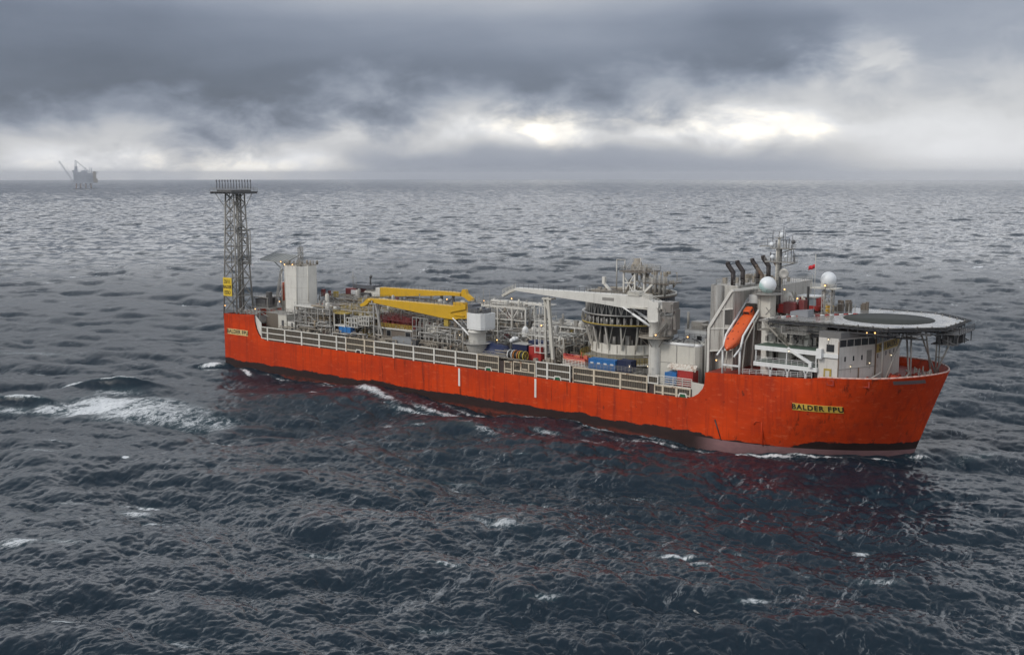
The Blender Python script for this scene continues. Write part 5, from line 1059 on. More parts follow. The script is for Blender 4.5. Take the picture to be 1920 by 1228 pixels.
b = MB(); b.box(190.2, 194.6, -17.25, -16.9, 23.3, 24.1); b.box(190.2, 191.3, -17.9, -16.95, 23.0, 25.0); sub(ab, b, 'wing_ledge', CLEAN)
b = MB(); b.box(192.0, 193.6, -16.99, -16.88, 24.5, 26.0); b.box(190.35, 190.5, -16.0, -14.0, 24.6, 26.0); sub(ab, b, 'wing_window', GLASS)
sub(ab, MB().box(191.6, 193.2, -17.05, -16.88, 19.0, 21.0), 'yellow_door', RAILY); sub(ab, MB().box(191.95, 192.85, -17.1, -17.0, 19.4, 20.6), 'door_window', CREAM)
b = MB()
for (x0, x1, z, m2) in ((176.5, 190.3, 23.55, 0), (176.3, 190.3, 20.1, 1)): b.box(x0, x1, -17.5, -12.8, z, z + .9)
sub(ab, b, 'side_deck', CLEAN)
b = MB(); b.box(176.6, 190.2, -17.3, -12.85, 21.0, 21.06); b.box(176.7, 190.2, -17.3, -12.85, 24.45, 24.5); sub(ab, b, 'deck_surface', GREEN)
for x in (180.1, 183.9, 187.9): b = MB(); b.bar((x, -17.2, 18.0), (x, -17.2, 20.1), .4); b.xprism([(x - .6, 20.1), (x - .2, 19.5), (x + .2, 19.5), (x + .6, 20.1)], -17.4, -17.0); sub(ab, b, 'deck_post', CLEAN)
b = MB()
for x in (176.7, 183.6, 190.0): b.bar((x, -17.2, 21), (x, -17.2, 23.6), .18)
sub(ab, b, 'slim_post', CLEAN)
b = MB(); b.rail([(176.6, -17.4, 21.0), (190.2, -17.4, 21.0)], 1.1, 1.4, .04); b.rail([(174, -17.7, 18.0), (189.4, -17.7, 18.8)], 1.1, 1.6, .045); sub(ab, b, 'handrail', CLEAN)
b = MB(); b.bar((184.2, -17.3, 24.2), (189.0, -17.7, 21.9), .55); b.bar((189.0, -17.7, 22.2), (189.0, -17.7, 21.0), .6); b.bar((183.8, -17.3, 24.5), (184.6, -17.3, 24.0), .5); sub(ab, b, 'provision_davit', CLEAN)
b = MB(); random.seed(51)
for _ in range(26): x, z = random.uniform(177, 189.5), random.choice((18, 21.1, 24.6)); w_ = random.uniform(.15, .5); b.item().box(x - w_, x + w_, -13.5, -12.81, z + .3, z + .5 + random.uniform(.3, 1.6))
for _ in range(14): x, z = random.uniform(176.5, 190), random.uniform(24.8, 28.8); b.item().pipe([(x, -12.95, z), (x + random.uniform(.5, 3), -12.95, z), (x + .8, -12.95, z - random.uniform(.5, 3))], .07, 5)
subs(ab, b, 'wall_fitting', GREY)
for (x0, x1, z0, z1) in ((178.6, 179.6, 18.2, 20.1), (178.4, 179.4, 21.1, 23.1)): sub(ab, MB().box(x0, x1, -12.95, -12.75, z0, z1), 'maroon_door', MAROON)
for (x0, x1, z0, z1) in ((183.0, 184.8, 25.2, 26.9), (186.6, 188.6, 24.6, 27.3), (181.6, 182.2, 25.0, 26.8)): sub(ab, MB().box(x0, x1, -12.92, -12.75, z0, z1), 'window', GLASS)
for (x0, x1) in ((181.5, 184.5), (185.2, 189.2)): sub(ab, MB().box(x0, x1, -12.9, -12.75, 17.9, 19.9), 'recess', DOOR)
b = MB(); b.stair((178.6, -14.4, 27.6), (182.6, -14.4, 24.5)); b.stair((181.6, -13.6, 27.7), (184.0, -13.6, 30.2)); b.box(176.4, 179.0, -16.2, -12.8, 27.5, 27.65); b.rail([(176.4, -16.2, 27.65), (179, -16.2, 27.65)], 1.1, .9, .05); b.bar((177.6, -16, 29.4), (181, -16, 26.6), .35); b.stair((185, -14, 23.6), (182.6, -14, 21.0)); sub(ab, b, 'stair', paint('pale_brown_steel', (.30, .28, .24), .5, .6, .3))
b = MB(); b.box(175.8, 190.2, -14.5, -12.8, 29.2, 29.5); b.box(182.0, 187.5, -17.0, -12.8, 27.4, 27.6); b.rail([(182, -17, 27.6), (187.5, -17, 27.6)], 1.2, .8, .05); b.box(182.0, 182.3, -17, -13, 27.6, 28.9); sub(ab, b, 'upper_walkway', GREY)
# ------------------------------------------------------------------ helideck
hd_ = empty('helideck', 'wide octagonal helideck with a dark landing net circle overhanging the bow', 'helideck', (197, 0, 28))
A0 = 14.7
ocp = [(197.5 + A0 / math.cos(R(22.5)) * math.cos(R(22.5 + 45 * i)), A0 / math.cos(R(22.5)) * math.sin(R(22.5 + 45 * i))) for i in range(8)]
deckpoly = [ocp[0], ocp[1], ocp[2], (178.6, 14.7), (178.6, -15.6), ocp[5], ocp[6], ocp[7]]
def deckmat():
    m_, kk, bb = newmat('wet_aluminium_deck'); g = kk.n.new('ShaderNodeNewGeometry').outputs['Position']; x, y, z = kk.sep(g)
    nz_ = kk.noise(kk.mapping(g, scale=(.3, .3, .3)), 1, 6, .62); pl_ = kk.mr(kk.m('ABSOLUTE', kk.m('SUBTRACT', kk.m('FRACT', kk.m('DIVIDE', y, .5)), .5)), .42, .5)
    c = kk.mix(nz_, (.20, .20, .19), (.34, .33, .31)); c = kk.mix(kk.m('MULTIPLY', pl_, .4), c, (.1, .1, .1))
    r2 = kk.v('LENGTH', kk.v('SUBTRACT', kk.xyz(x, y, 0), (197.5, 0, 0)), out=1); ringw = kk.mr(kk.m('ABSOLUTE', kk.m('SUBTRACT', r2, 13.6)), .55, .35); c = kk.mix(kk.m('MULTIPLY', ringw, kk.mr(nz_, .42, .62, .05, .5)), c, (.52, .51, .47))
    kk.l.new(c, bb.inputs['Base Color']); kk.l.new(kk.mr(nz_, .35, .65, .10, .34), bb.inputs['Roughness']); bb.inputs['Metallic'].default_value = .25; return m_
sub(hd_, MB().prism(deckpoly, 29.75, 30.0), 'deck', deckmat())
sub(hd_, MB().lathe((198.6, -.3, 30.0), [(0, .012), (9.2, .012), (9.2, .06), (0, .06)], 64), 'landing_net', paint('dark_green_net', (.032, .037, .032), .8, .5, .1, scale=2))
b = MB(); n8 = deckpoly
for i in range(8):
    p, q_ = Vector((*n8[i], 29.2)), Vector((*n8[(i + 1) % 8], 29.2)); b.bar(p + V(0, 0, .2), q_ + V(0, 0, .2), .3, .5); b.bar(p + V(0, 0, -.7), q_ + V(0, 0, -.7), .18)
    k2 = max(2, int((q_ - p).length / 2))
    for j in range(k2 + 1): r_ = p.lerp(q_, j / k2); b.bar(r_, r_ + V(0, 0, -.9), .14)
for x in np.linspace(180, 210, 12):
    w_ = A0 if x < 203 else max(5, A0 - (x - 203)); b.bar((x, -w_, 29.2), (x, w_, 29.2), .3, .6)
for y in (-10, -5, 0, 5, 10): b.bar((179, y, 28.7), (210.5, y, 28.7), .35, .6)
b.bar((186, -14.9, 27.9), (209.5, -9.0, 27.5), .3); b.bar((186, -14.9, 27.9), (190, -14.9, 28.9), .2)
sub(hd_, b, 'support_beams', paint('charcoal_grey_steel', (.055, .056, .06), .6, .5, .1))  # one even dark grey on all the beams and edge bars
b = MB()
for i in (7, 0, 1, 4, 5, 6):
    p, q_ = Vector((*n8[i], 29.9)), Vector((*n8[(i + 1) % 8], 29.9)); d_ = (q_ - p).normalized(); n_ = V(d_.y, -d_.x, 0); p2, q2 = p + n_ * 1.5 + V(0, 0, .25), q_ + n_ * 1.5 + V(0, 0, .25)
    k2 = max(2, int((q_ - p).length / 1.0))
    for j in range(k2 + 1): b.bar(p.lerp(q_, j / k2), p2.lerp(q2, j / k2), .09)
    for f in (.33, .66, 1): b.bar(p.lerp(p2, f), q_.lerp(q2, f), .07)
sub(hd_, b, 'safety_net', paint('black_net', (.035, .036, .038), .7, .4))
b = MB()
for i in range(8):
    p, q_ = Vector((*n8[i], 30.0)), Vector((*n8[(i + 1) % 8], 30.0)); k2 = max(2, int((q_ - p).length / 3))
    for j in range(k2): r_ = p.lerp(q_, j / k2); b.tube(r_, r_ + V(0, 0, .22), .16, 6)
sub(hd_, b, 'edge_lights', GREY)
b = MB()
b.box(210.6, 214.8, -6.2, 4.0, 28.5, 28.7); b.rail([(210.6, -6.2, 28.7), (214.8, -6.2, 28.7), (214.8, 4, 28.7)], 1.2, 1.2, .06)
for x in (210.8, 212.5, 214.4):
    for y in (-5.6, -1, 3.4): b.bar((x, y, 26.4), (x, y, 28.6), .16)
b.box(209.2, 213.6, -5.6, 3.4, 26.2, 26.4); b.bar((209, -5.6, 28.4), (214.4, -5.6, 26.4), .2); b.bar((209.5, 3.4, 28.4), (214, 3.4, 26.4), .2); sub(hd_, b, 'fire_monitor_platform', DARKG); b = MB(); random.seed(19)
for _ in range(24): x, y = random.uniform(209.5, 214), random.uniform(-5.4, 3); w_ = random.uniform(.15, .5); b.item().box(x - w_, x + w_, y - w_, y + w_, 26.4, 26.8 + random.uniform(.1, 1.6))
subs(hd_, b, 'platform_fitting', DARKG)
b = MB(); b.truss((199.2, 10, 26.2), (206.4, 12, 28.4), 1.2, 1.2, 5, .1); b.box(198.6, 201.5, 9, 13, 25.0, 25.25); sub(hd_, b, 'access_bridge', GREY)
def strut(pts): b = MB(); [b.tube(p, q_, .19, 8) for p, q_ in pts]; return b
for pts in ([((200.6, -8.4, 17.6), (200.4, -8.6, 28.7))], [((200.9, -8.2, 17.6), (203.6, -4.8, 28.6))], [((197.6, -10.6, 17.7), (200.5, -8.5, 20.0))], [((204.8, -3.6, 17.6), (204.4, -3.2, 28.6))], [((204.6, -3.8, 17.6), (202.2, 0.6, 27.0))], [((203.2, -5.2, 17.7), (204.6, -3.6, 19.6)), ((204.6, -3.6, 19.6), (202.9, -1.0, 19.6))],
            [((206.2, 5.4, 17.6), (205.6, 1.8, 28.6))], [((207.2, 5.8, 17.6), (204.0, 2.2, 28.6))], [((206.8, 6.0, 17.6), (206.8, 6.2, 28.6))], [((207.4, 2.4, 17.6), (211.0, 1.6, 26.2))]):
    sub(hd_, strut(pts), 'support_strut', PALE)
# bow deck gear
for i, (x, y, z, r_) in enumerate([(199.6, -11.6, 18.3, .75), (202.6, -6.6, 18.4, .95), (195.6, -15.2, 18.2, .7), (204.2, -1.2, 18.3, .8)]):
    w_ = empty('mooring_winch', ('orange winch drum beside the foot of the near helideck struts', 'larger orange winch drum between the pairs of bow struts', 'orange winch drum against the near bulwark by the corner of the white front', 'orange winch drum near the far bow struts')[i], 'winch', (x, y, z - .7), group='winches on the bow deck'); b = MB(); b.tube((x - .9, y, z), (x + .9, y, z), r_, 14); [b.tube((x + s_ * .9 - .06, y, z), (x + s_ * .9 + .06, y, z), r_ * 1.35, 14) for s_ in (-1, 1)]; sub(w_, b, 'drum', paint('orange_gear', (.40, .05, .02), .5, .4, .2)); sub(w_, MB().box(x - 1.2, x + 1.2, y - .7, y + .7, z - .75, z - .4), 'bed', REDDECK)
b = MB(); random.seed(62)
for _ in range(14): x, y = random.uniform(203.5, 208), random.uniform(-2, 7); b.item().pipe([(x, y, 17.6), (x, y, 18.6 + random.random() * 1.6), (x + random.uniform(-.6, .6), y, 18.4 + random.random())], .13, 6)

for p in b.pieces(): tag(p.build('deck_vent', CREAM), 'cream goose neck vent pipe standing in the very bow behind the bulwark', 'vent', 'vents in the bow')
cg = empty('foremast', 'short grey post with lamp in the very bow', 'mast', (208.6, 2.6, 17.6)); b = MB(); b.tube((208.2, 3.4, 17.6), (208.2, 3.4, 26.2), .13, 8); sub(cg, b, 'pole', GREY); b = MB(); b.box(207.6, 208.9, 2.9, 3.9, 22.3, 22.5); sub(cg, b, 'step', GREY)
# ------------------------------------------------------------------ radar domes, mast, flag
SHELL = paint('white_dome_shell', (.74, .76, .77), .35, .12, 0, bump=0)
d1 = empty('radar_dome', 'white radar dome with teal stained lower half on a box tower', 'radar dome', (174.6, -8, 29.5), group='white radar domes'); 
def domem():
    m_, kk, bb = newmat('teal_stained_dome'); g = kk.n.new('ShaderNodeNewGeometry').outputs['Position']; x, y, z = kk.sep(g); nz_ = kk.noise(kk.mapping(g, scale=(.8, .8, .8)), 1, 5)
    f = kk.mr(kk.m('ADD', kk.m('ADD', kk.m('MULTIPLY', kk.m('SUBTRACT', x, 174.6), -.55), kk.m('MULTIPLY', kk.m('SUBTRACT', z, 36.3), -.8)), kk.m('MULTIPLY', nz_, 1.2)), .2, 1.3); kk.l.new(kk.mix(f, (.74, .76, .77), (.38, .55, .53)), bb.inputs['Base Color']); bb.inputs['Roughness'].default_value = .35; return m_
b = MB(); b.ball((174.6, -8, 36.3), 1.85, 28, 18); sub(d1, b, 'dome', domem())
b = MB(); b.box(173.1, 176.0, -9.4, -6.6, 29.4, 34.3); sub(d1, b, 'tower', CREAM); b = MB(); b.lathe((174.6, -8, 34.3), [(0, 0), (3.3, 0), (3.3, .25), (0, .25)], 24); sub(d1, b, 'platform', GREY); b = MB(); b.rail([(174.6 + 3.2 * math.cos(a), -8 + 3.2 * math.sin(a), 34.55) for a in np.linspace(0, 6.28, 17)], 1.0, 2, .04); sub(d1, b, 'handrail', PALE)
b = MB(); b.ladder((173.4, -9.6, 29.5), (173.4, -9.6, 34.4), .6); b.bar((175, -9.5, 30), (176.4, -9.5, 31.6), .12); b.bar((176.4, -9.5, 30), (175, -9.5, 31.6), .12); sub(d1, b, 'ladder', GREY)
d2 = empty('radar_dome', 'clean white radar dome on a slim lattice tower behind the helideck', 'radar dome', (185, 0, 30), group='white radar domes'); b = MB(); b.ball((185, 0, 37.5), 1.68, 28, 18); sub(d2, b, 'dome', SHELL)
b = MB(); b.truss((185, .2, 30), (185, .2, 35.7), 2.0, 2.0, 5, .07, (1, 0, 0)); b.tube((184.4, -.6, 30), (184.4, -.6, 35.6), .22, 6); b.tube((185.8, .6, 30), (185.8, .6, 35.6), .22, 6); sub(d2, b, 'lattice', PALE); b = MB(); b.box(181.6, 187.4, -1.6, 2, 35.5, 35.7); b.rail([(181.6, -1.6, 35.7), (187.4, -1.6, 35.7)], .9, 1.4, .04); b.tube((181.9, -1.4, 35.7), (181.9, -1.4, 38.6), .05, 5); b.box(184, 184.9, -1.75, -1.0, 35.75, 36.8); sub(d2, b, 'platform', CREAM)
b = MB(); random.seed(71)
for _ in range(26): x, y = random.uniform(180, 190), random.uniform(4, 12); h_ = random.uniform(.8, 2.4); w_ = random.uniform(.15, .7); b.item().box(x - w_, x + w_, y - w_, y + w_, 30, 30 + h_)
for p in b.pieces(): tag(p.build('locker', BROWN), 'low dark brown locker in the cluster at the foot of the slim dome tower', 'locker', 'lockers behind the helideck')
b = MB()
for _ in range(10): x, y = random.uniform(181, 190), random.uniform(3, 8); b.item().tube((x, y, 30), (x, y, 31.4 + random.random() * 1.6), .09, 5)
for p in b.pieces(): tag(p.build('deck_post', PALE), 'thin pale post among the brown lockers behind the helideck', 'post', 'posts behind the helideck')
mt = empty('mast', 'tall cream radar mast with two crossed platforms bristling with aerials', 'mast', (176.2, -4, 32)); b = MB(); b.tube((176.2, -4, 31), (176.2, -4, 44.0), .62, 12); b.tube((176.2, -4, 44), (176.2, -4, 46.4), .3, 8); sub(mt, b, 'pole', CREAM)
b = MB(); b.ladder((176.6, -4.9, 31), (176.6, -4.9, 44), .6, r=.05); b.tube((176.9, -4.3, 31), (176.9, -4.3, 44), .2, 6); sub(mt, b, 'ladder', DARKG)
b = MB(); b.box(173.4, 180.2, -5, -3, 41.0, 41.25); b.box(174.6, 179.6, -5, -3, 44.0, 44.2); b.bar((176.6, -4, 39.9), (180, -4, 41), .2); b.bar((176.6, -4, 43), (179.4, -4, 44), .2); b.box(175.4, 177, -4.6, -3.4, 46.3, 46.45); b.box(172.0, 174.2, -4.9, -4.2, 44.4, 44.6); sub(mt, b, 'platform', GREY)
b = MB(); b.rail([(173.4, -5, 41.25), (180.2, -5, 41.25), (180.2, -3, 41.25)], 1.0, .8, .035); b.rail([(174.6, -5, 44.2), (179.6, -5, 44.2), (179.6, -3, 44.2)], 1.0, .8, .035); sub(mt, b, 'handrail', PALE)
b = MB()
for (x, z0, z1, r_) in ((175.2, 41.3, 42.9, .14), (177.0, 41.3, 43.0, .1), (179.7, 41.3, 44.0, .06), (175.6, 44.2, 45.8, .12), (178.0, 44.2, 46.0, .1), (179.4, 44.2, 47.0, .06), (174.8, 44.2, 48.0, .07), (176.3, 46.4, 47.8, .06), (177.3, 44.2, 48.9, .06), (177.7, 44.2, 47.6, .05), (178.6, 44.2, 46.4, .09), (179.2, 41.2, 44.8, .07), (178.4, 41.2, 43.6, .06), (177.8, 41.2, 43.4, .06), (180, 41.2, 43.2, .1), (174.4, 41.2, 43.2, .12), (173.6, 44.5, 46.0, .05)): b.tube((x, -4.2, z0), (x, -4.2, z1), r_, 5)
b.ball((179.6, -4.2, 45.6), .5, 10, 6); sub(mt, b, 'aerial', DARKG)
b = MB(); b.ball((176.8, -4, 46.9), .55, 12, 8, 1.3); b.ball((174.9, -4.9, 44.9), .55, 12, 8); b.ball((175.2, -5, 42.2), .5, 12, 8); b.ball((178.3, -5, 42.4), .35, 10, 6); sub(mt, b, 'dome', SHELL)
b = MB(); b.lathe((0, 0, 0), [(0, 0), (.6, .05), (1.15, .28), (1.15, .33), (.6, .1), (0, .05)], 20); o = sub(mt, b, 'dish', PALE); o.matrix_parent_inverse = Matrix.Translation(-Vector(mt.location)) @ Matrix.Translation((178.2, -5.2, 38.7)) @ Matrix.Rotation(R(90), 4, 'X')
mh = empty('mast_house', 'cream rounded house and vents at the foot of the radar mast', 'deck house', (175.6, 1, 29.5)); b = MB(); b.lathe((175.6, -.4, 29.5), [(1.5, 0), (1.5, 3.6), (1.0, 4.6), (0, 4.8)], 16); b.box(173.5, 177.6, -1.6, 4, 29.5, 31.8); sub(mh, b, 'house', CREAM); b = MB(); random.seed(9)
for _ in range(20): x, y = random.uniform(173.8, 177.2), random.uniform(-1.4, 3.6); w_ = random.uniform(.1, .45); b.item().box(x - w_, x + w_, y - w_, y + w_, 31.8, 32.2 + random.uniform(.4, 2.4))
subs(mh, b, 'vent', CREAM); b = MB(); b.tube((180.9, -1, 30), (180.9, -1, 35.8), .28, 8); sub(mh, b, 'funnel', BLACK)
fl = empty('flag', 'small red flag streaming from a thin staff forward of the mast', 'flag', (183.6, -4, 31)); b = MB(); b.tube((183.6, -4, 31), (183.6, -4, 43.2), .05, 6); sub(fl, b, 'staff', CREAM)
b = MB(); vs = []; n_ = 10
for i in range(n_ + 1):
    for z in (40.1, 41.0): vs.append((183.5 - i * .14, -4 + .14 * math.sin(i * 1.1), z - .05 * i + .08 * math.sin(i)))
b.add(vs, [(2 * i, 2 * i + 2, 2 * i + 3, 2 * i + 1) for i in range(n_)], True); o = sub(fl, b, 'cloth', paint('red_flag', (.55, .02, .03), .7, .1, 0, bump=0)); sm_ = o.modifiers.new('s', 'SOLIDIFY'); sm_.thickness = .03
# red machine with white roof, maroon skids, yellow locker
rm = empty('red_deck_machine', 'red cabbed deck machine with white roof and big windows behind the helideck', 'machine', (179.5, 3, 30)); sub(rm, MB().box(177.6, 182.2, 1.6, 5.2, 30.2, 31.3), 'body', REDP, bevel=.08); b = MB(); b.box(177.8, 178.1, 1.7, 5.1, 31.3, 33.1); b.box(179.6, 179.9, 1.7, 5.1, 31.3, 33.1); b.box(181.7, 182.0, 1.7, 5.1, 31.3, 33.1); b.box(178.1, 179.6, 3, 5, 31.3, 33.1); sub(rm, b, 'cab_frame', REDP); sub(rm, MB().box(179.9, 181.7, 1.8, 5.0, 31.35, 33.0), 'window', paint('pale_glass', (.34, .40, .44), .15, .1, 0)); sub(rm, MB().box(177.3, 182.0, 1.4, 5.4, 33.1, 33.45), 'roof', CLEAN, bevel=.06)
for x in (178.4, 181.2): b = MB(); b.tube((x, 1.35, 30.35), (x, 1.65, 30.35), .36, 12); sub(rm, b, 'wheel', BLACK)
for i, (x0, x1, y0, y1, z1, m_) in enumerate([(174.8, 177.0, -4.6, -2, 31.9, REDP), (177.0, 179.8, -5.0, -2.6, 32.5, MAROON), (180.0, 181.3, -3.9, -2, 33.0, MAROON), (183.2, 184.8, 2, 4, 31.5, YELLOW)]):
    t_ = empty('equipment_box', ('red box nearest the teal stained dome tower', 'longer maroon box between the red box and the mast house', 'small maroon box under the radar mast', 'yellow box forward of the red machine')[i], 'box', ((x0 + x1) / 2, (y0 + y1) / 2, 30)); sub(t_, MB().box(x0, x1, y0, y1, 30.0, z1), 'body', m_, bevel=.05); b = MB(); random.seed(i); [b.tube((x, (y0 + y1) / 2, z1), (x, (y0 + y1) / 2, z1 + .4 + random.random() * .5), .13, 6) for x in np.linspace(x0 + .3, x1 - .3, 4)]; sub(t_, b, 'fittings', CREAM)
wd = MB(); wd.xprism([(180.2, 30.02), (184.2, 30.02), (184.2, 31.5), (180.2, 31.0)], -8.5, -5.4); tag(wd.build('ramp_cover', paint('wet_grey_tarp', (.24, .25, .27), .4, .4, 0)), 'grey wedge shaped cover at the aft end of the helideck', 'cover')
fh = empty('fire_hose', 'line of red and white barrier laid across the helideck', 'barrier', (186, -6, 30))
for k_ in range(16):
    p, q_ = V(179.6, -11.5, 30.1).lerp(V(190.5, 3.5, 30.1), k_ / 16), V(179.6, -11.5, 30.1).lerp(V(190.5, 3.5, 30.1), (k_ + .9) / 16); b = MB(); b.tube(p, q_, .13, 6); sub(fh, b, 'section', REDP if k_ % 2 else CLEAN)
# ------------------------------------------------------------------ free fall lifeboat on its launching ramp
lr = empty('lifeboat_ramp', 'white tubular launching ramp slanting over the ship side', 'launching ramp', (171.3, -13, 18))
def wtube(pts, r_): b = MB(); b.pipe(pts, r_, 8); return b
for x in (169.3, 173.3):
    sub(lr, wtube([(x, -6.2, 33.0), (x, -16.6, 25.9), (x, -17.9, 22.8), (x, -17.9, 17.6)], .24), 'rail', CLEAN)
    sub(lr, wtube([(x, -17.2, 23.8), (x, -20.6, 22.0)], .2), 'rail_end', CLEAN)
    sub(lr, wtube([(x, -7.0, 31.6), (x, -15.6, 24.6), (x, -16.6, 18)], .17), 'brace', CREAM)
    sub(lr, wtube([(x, -12, 18), (x, -11.4, 28.8)], .2), 'brace', CREAM)
b = MB()
for (y, z) in ((-6.2, 33.0), (-7.4, 32.2)): b.bar((169.3, y, z), (173.3, y, z), .4)
b.bar((169.3, -17.9, 19.6), (173.3, -17.9, 19.6), .35); b.bar((169.3, -15.6, 24.4), (173.3, -15.6, 24.4), .25); b.box(169.8, 172.8, -7.2, -5.8, 32.4, 33.8); sub(lr, b, 'crossbeam', CLEAN)
lb = empty('lifeboat', 'orange enclosed free fall lifeboat hanging nose down on its ramp', 'lifeboat', (171.3, -12.8, 27))
Lb = 13.8; ax = V(0, -12.0, -7.0).normalized(); o0 = V(171.3, -8.3, 30.2); upv = V(1, 0, 0).cross(ax).normalized(); upv = upv if upv.z > 0 else -upv; rt_ = V(1, 0, 0)
def bsec(t_):     # (half width, height above axis, depth below, shift)
    w_ = 1.62 * min(1, (.35 + t_ * 3.2)) * (1 - max(0, (t_ - .72) / .28) ** 2.1 * .93); up_ = 1.05 * min(1, .62 + t_ * 2) * (1 - max(0, (t_ - .70) / .30) ** 2 * .78); dn = 1.35 * (1 - max(0, (t_ - .68) / .32) ** 1.8 * .75); return w_, up_, dn
vs = []; ns, nr_ = 26, 20
for i in range(ns + 1):
    t_ = i / ns; w_, up_, dn = bsec(t_); c = o0 + ax * Lb * t_
    for j in range(nr_):
        a = 2 * math.pi * j / nr_; ca, sa = math.cos(a), math.sin(a); px = w_ * math.copysign(abs(ca) ** .75, ca); py = (up_ if sa > 0 else dn) * math.copysign(abs(sa) ** (.8 if sa > 0 else 1.1), sa); vs.append(c + rt_ * px + upv * py)
fs = [(i * nr_ + j, i * nr_ + (j + 1) % nr_, (i + 1) * nr_ + (j + 1) % nr_, (i + 1) * nr_ + j) for i in range(ns) for j in range(nr_)] + [tuple(range(nr_))[::-1], tuple(range(ns * nr_, ns * nr_ + nr_))]
b = MB().add(vs, fs, True); sub(lb, b, 'hull', ORANGE)
def oriented(c, hx, hy, hz):
    v = [c + rt_ * sx * hx + ax * sy * hy + upv * sz * hz for sz in (-1, 1) for sy in (-1, 1) for sx in (-1, 1)]; return v, [(0, 2, 3, 1), (4, 5, 7, 6), (0, 1, 5, 4), (2, 6, 7, 3), (0, 4, 6, 2), (1, 3, 7, 5)]
b = MB(); b.add(*oriented(o0 + ax * 1.5 + upv * 1.2, .85, 1.0, .75)); sub(lb, b, 'steering_cupola', ORANGE, bevel=.25)
b = MB(); b.add(*oriented(o0 + ax * 2.52 + upv * 1.5, .6, .04, .28)); b.add(*oriented(o0 + ax * 1.6 + upv * 1.5, .88, .5, .25)); sub(lb, b, 'cupola_window', GLASS)
b = MB()
for t_ in (.42, .62, .8):
    w_, up_, dn = bsec(t_); b.add(*oriented(o0 + ax * Lb * t_ + upv * up_ * .86 + rt_ * w_ * -.4, .22, .3, .12)); b.add(*oriented(o0 + ax * Lb * t_ + upv * up_ * .86 + rt_ * w_ * .4, .12, .2, .12))
sub(lb, b, 'hatch', paint('dark_orange', (.30, .04, .012), .5, .3, 0))
b = MB()
for s_ in (-1, 1): b.pipe([o0 + ax * Lb * t_ + rt_ * s_ * bsec(t_)[0] * 1.0 + upv * .05 for t_ in np.linspace(.08, .97, 14)], .09, 5)
sub(lb, b, 'fender', paint('dark_orange', (.30, .04, .012), .5))

mt.location.x -= 1.1
# ------------------------------------------------------------------ cargo on deck
def container(label, x0, x1, y0, y1, z0, z1, m_, group=None, name='cargo_container', lid=None, ribs=True):
    t_ = empty(name, label, 'container', ((x0 + x1) / 2, (y0 + y1) / 2, z0), group=group); sub(t_, MB().box(x0, x1, y0, y1, z0 + .12, z1), 'body', m_, bevel=.05); b = MB()
    for x in (x0, x1):
        for y in (y0, y1): b.box(x - .08, x + .08, y - .08, y + .08, z0, z1 + .05)
    for y in (y0, y1): b.box(x0, x1, y - .09, y + .09, z0 + .02, z0 + .2); b.box(x0, x1, y - .07, y + .07, z1 - .12, z1 + .03)
    if ribs:
        for x in np.arange(x0 + .35, x1 - .2, .42): b.box(x, x + .1, y0 - .06, y1 + .06, z0 + .25, z1 - .15)
    sub(t_, b, 'frame', m_)
    if lid: sub(t_, MB().box(x0 - .05, x1 + .05, y0 - .05, y1 + .05, z1 + .04, z1 + .14), 'lid', lid)
    return t_
G1 = 'containers and skips on deck'
for i in range(4):
    x = 133.2 + i * 1.85; t_ = container(('bright blue tote tank aftmost of the row beside the rescue boat', 'second bright blue tote tank in the row below the turret walkway', 'third bright blue tote tank in the row below the turret walkway', 'bright blue tote tank at the forward end next to the navy box')[i], x, x + 1.72, -15.6, -13.6, 14.6, 17.1, BLUEP, 'blue tote tanks below the turret', 'tote_tank'); sub(t_, MB().box(x + .5, x + 1.3, -15.72, -15.6, 15.9, 16.25), 'label_plate', CLEAN)
container('navy blue container forward of the bright blue tote tanks', 140.8, 144.4, -15, -12.6, 14.6, 17.3, NAVY, G1)
container('navy blue container with pale canopy beside the hose reels', 108.6, 113.0, -13.4, -11, 14.6, 17.9, NAVY, G1, lid=PALE)
container('long navy blue container behind the red one', 111.6, 116.2, -10.6, -8, 15.2, 18.7, NAVY, G1)
container('red container with a pale lid by the foot of the stair cage', 114.6, 118.2, -14.4, -12.2, 14.6, 18.0, REDP, G1, lid=paint('pale_pink_lid', (.55, .40, .38), .5, .4))
container('small maroon container in shade just forward of the leaning column', 124.4, 127.0, -12.5, -10.6, 14.2, 16.6, MAROON, G1)
container('blue open skip beside the red skip by the ship side forward', 154.6, 157.4, -16.8, -14.6, 13.6, 16.2, BLUEP, G1)
container('red skip beside the blue skip under the pale canopy', 157.9, 161.6, -16.9, -14.6, 13.6, 17.0, REDP, G1, lid=CREAM)
tp = MB(); random.seed(6); n_ = 12; vs = []
for i in range(n_ + 1):
    for j in range(7): x = 97.8 + i * .75; y = -15.2 + j * 1.0; e = min(i, n_ - i, 2) * min(j, 6 - j, 2) / 4; vs.append((x, y, 14.6 + 3.0 * min(1, e) * (1 - .3 * i / n_) + random.uniform(-.2, .25)))
tp.add(vs, [(i * 7 + j, (i + 1) * 7 + j, (i + 1) * 7 + j + 1, i * 7 + j + 1) for i in range(n_) for j in range(6)], True); o = tp.build('blue_tarpaulin', NAVY); tag(o, 'heap under a dark blue tarpaulin beside the yellow crane pedestal', 'tarpaulin'); o.modifiers.new('s', 'SOLIDIFY').thickness = .1
ws = MB()
for k_ in range(7): ws.ball((105.6 + .5 * random.random() * k_ / 3, -9 + random.uniform(-1, 1), 18.0 + random.random() * .6), .6, 8, 6)
for p in ws.pieces(): tag(p.build('white_sack', CLEAN), 'white sack in the heap behind the blue tarpaulin', 'sack', 'white sacks behind the tarpaulin')
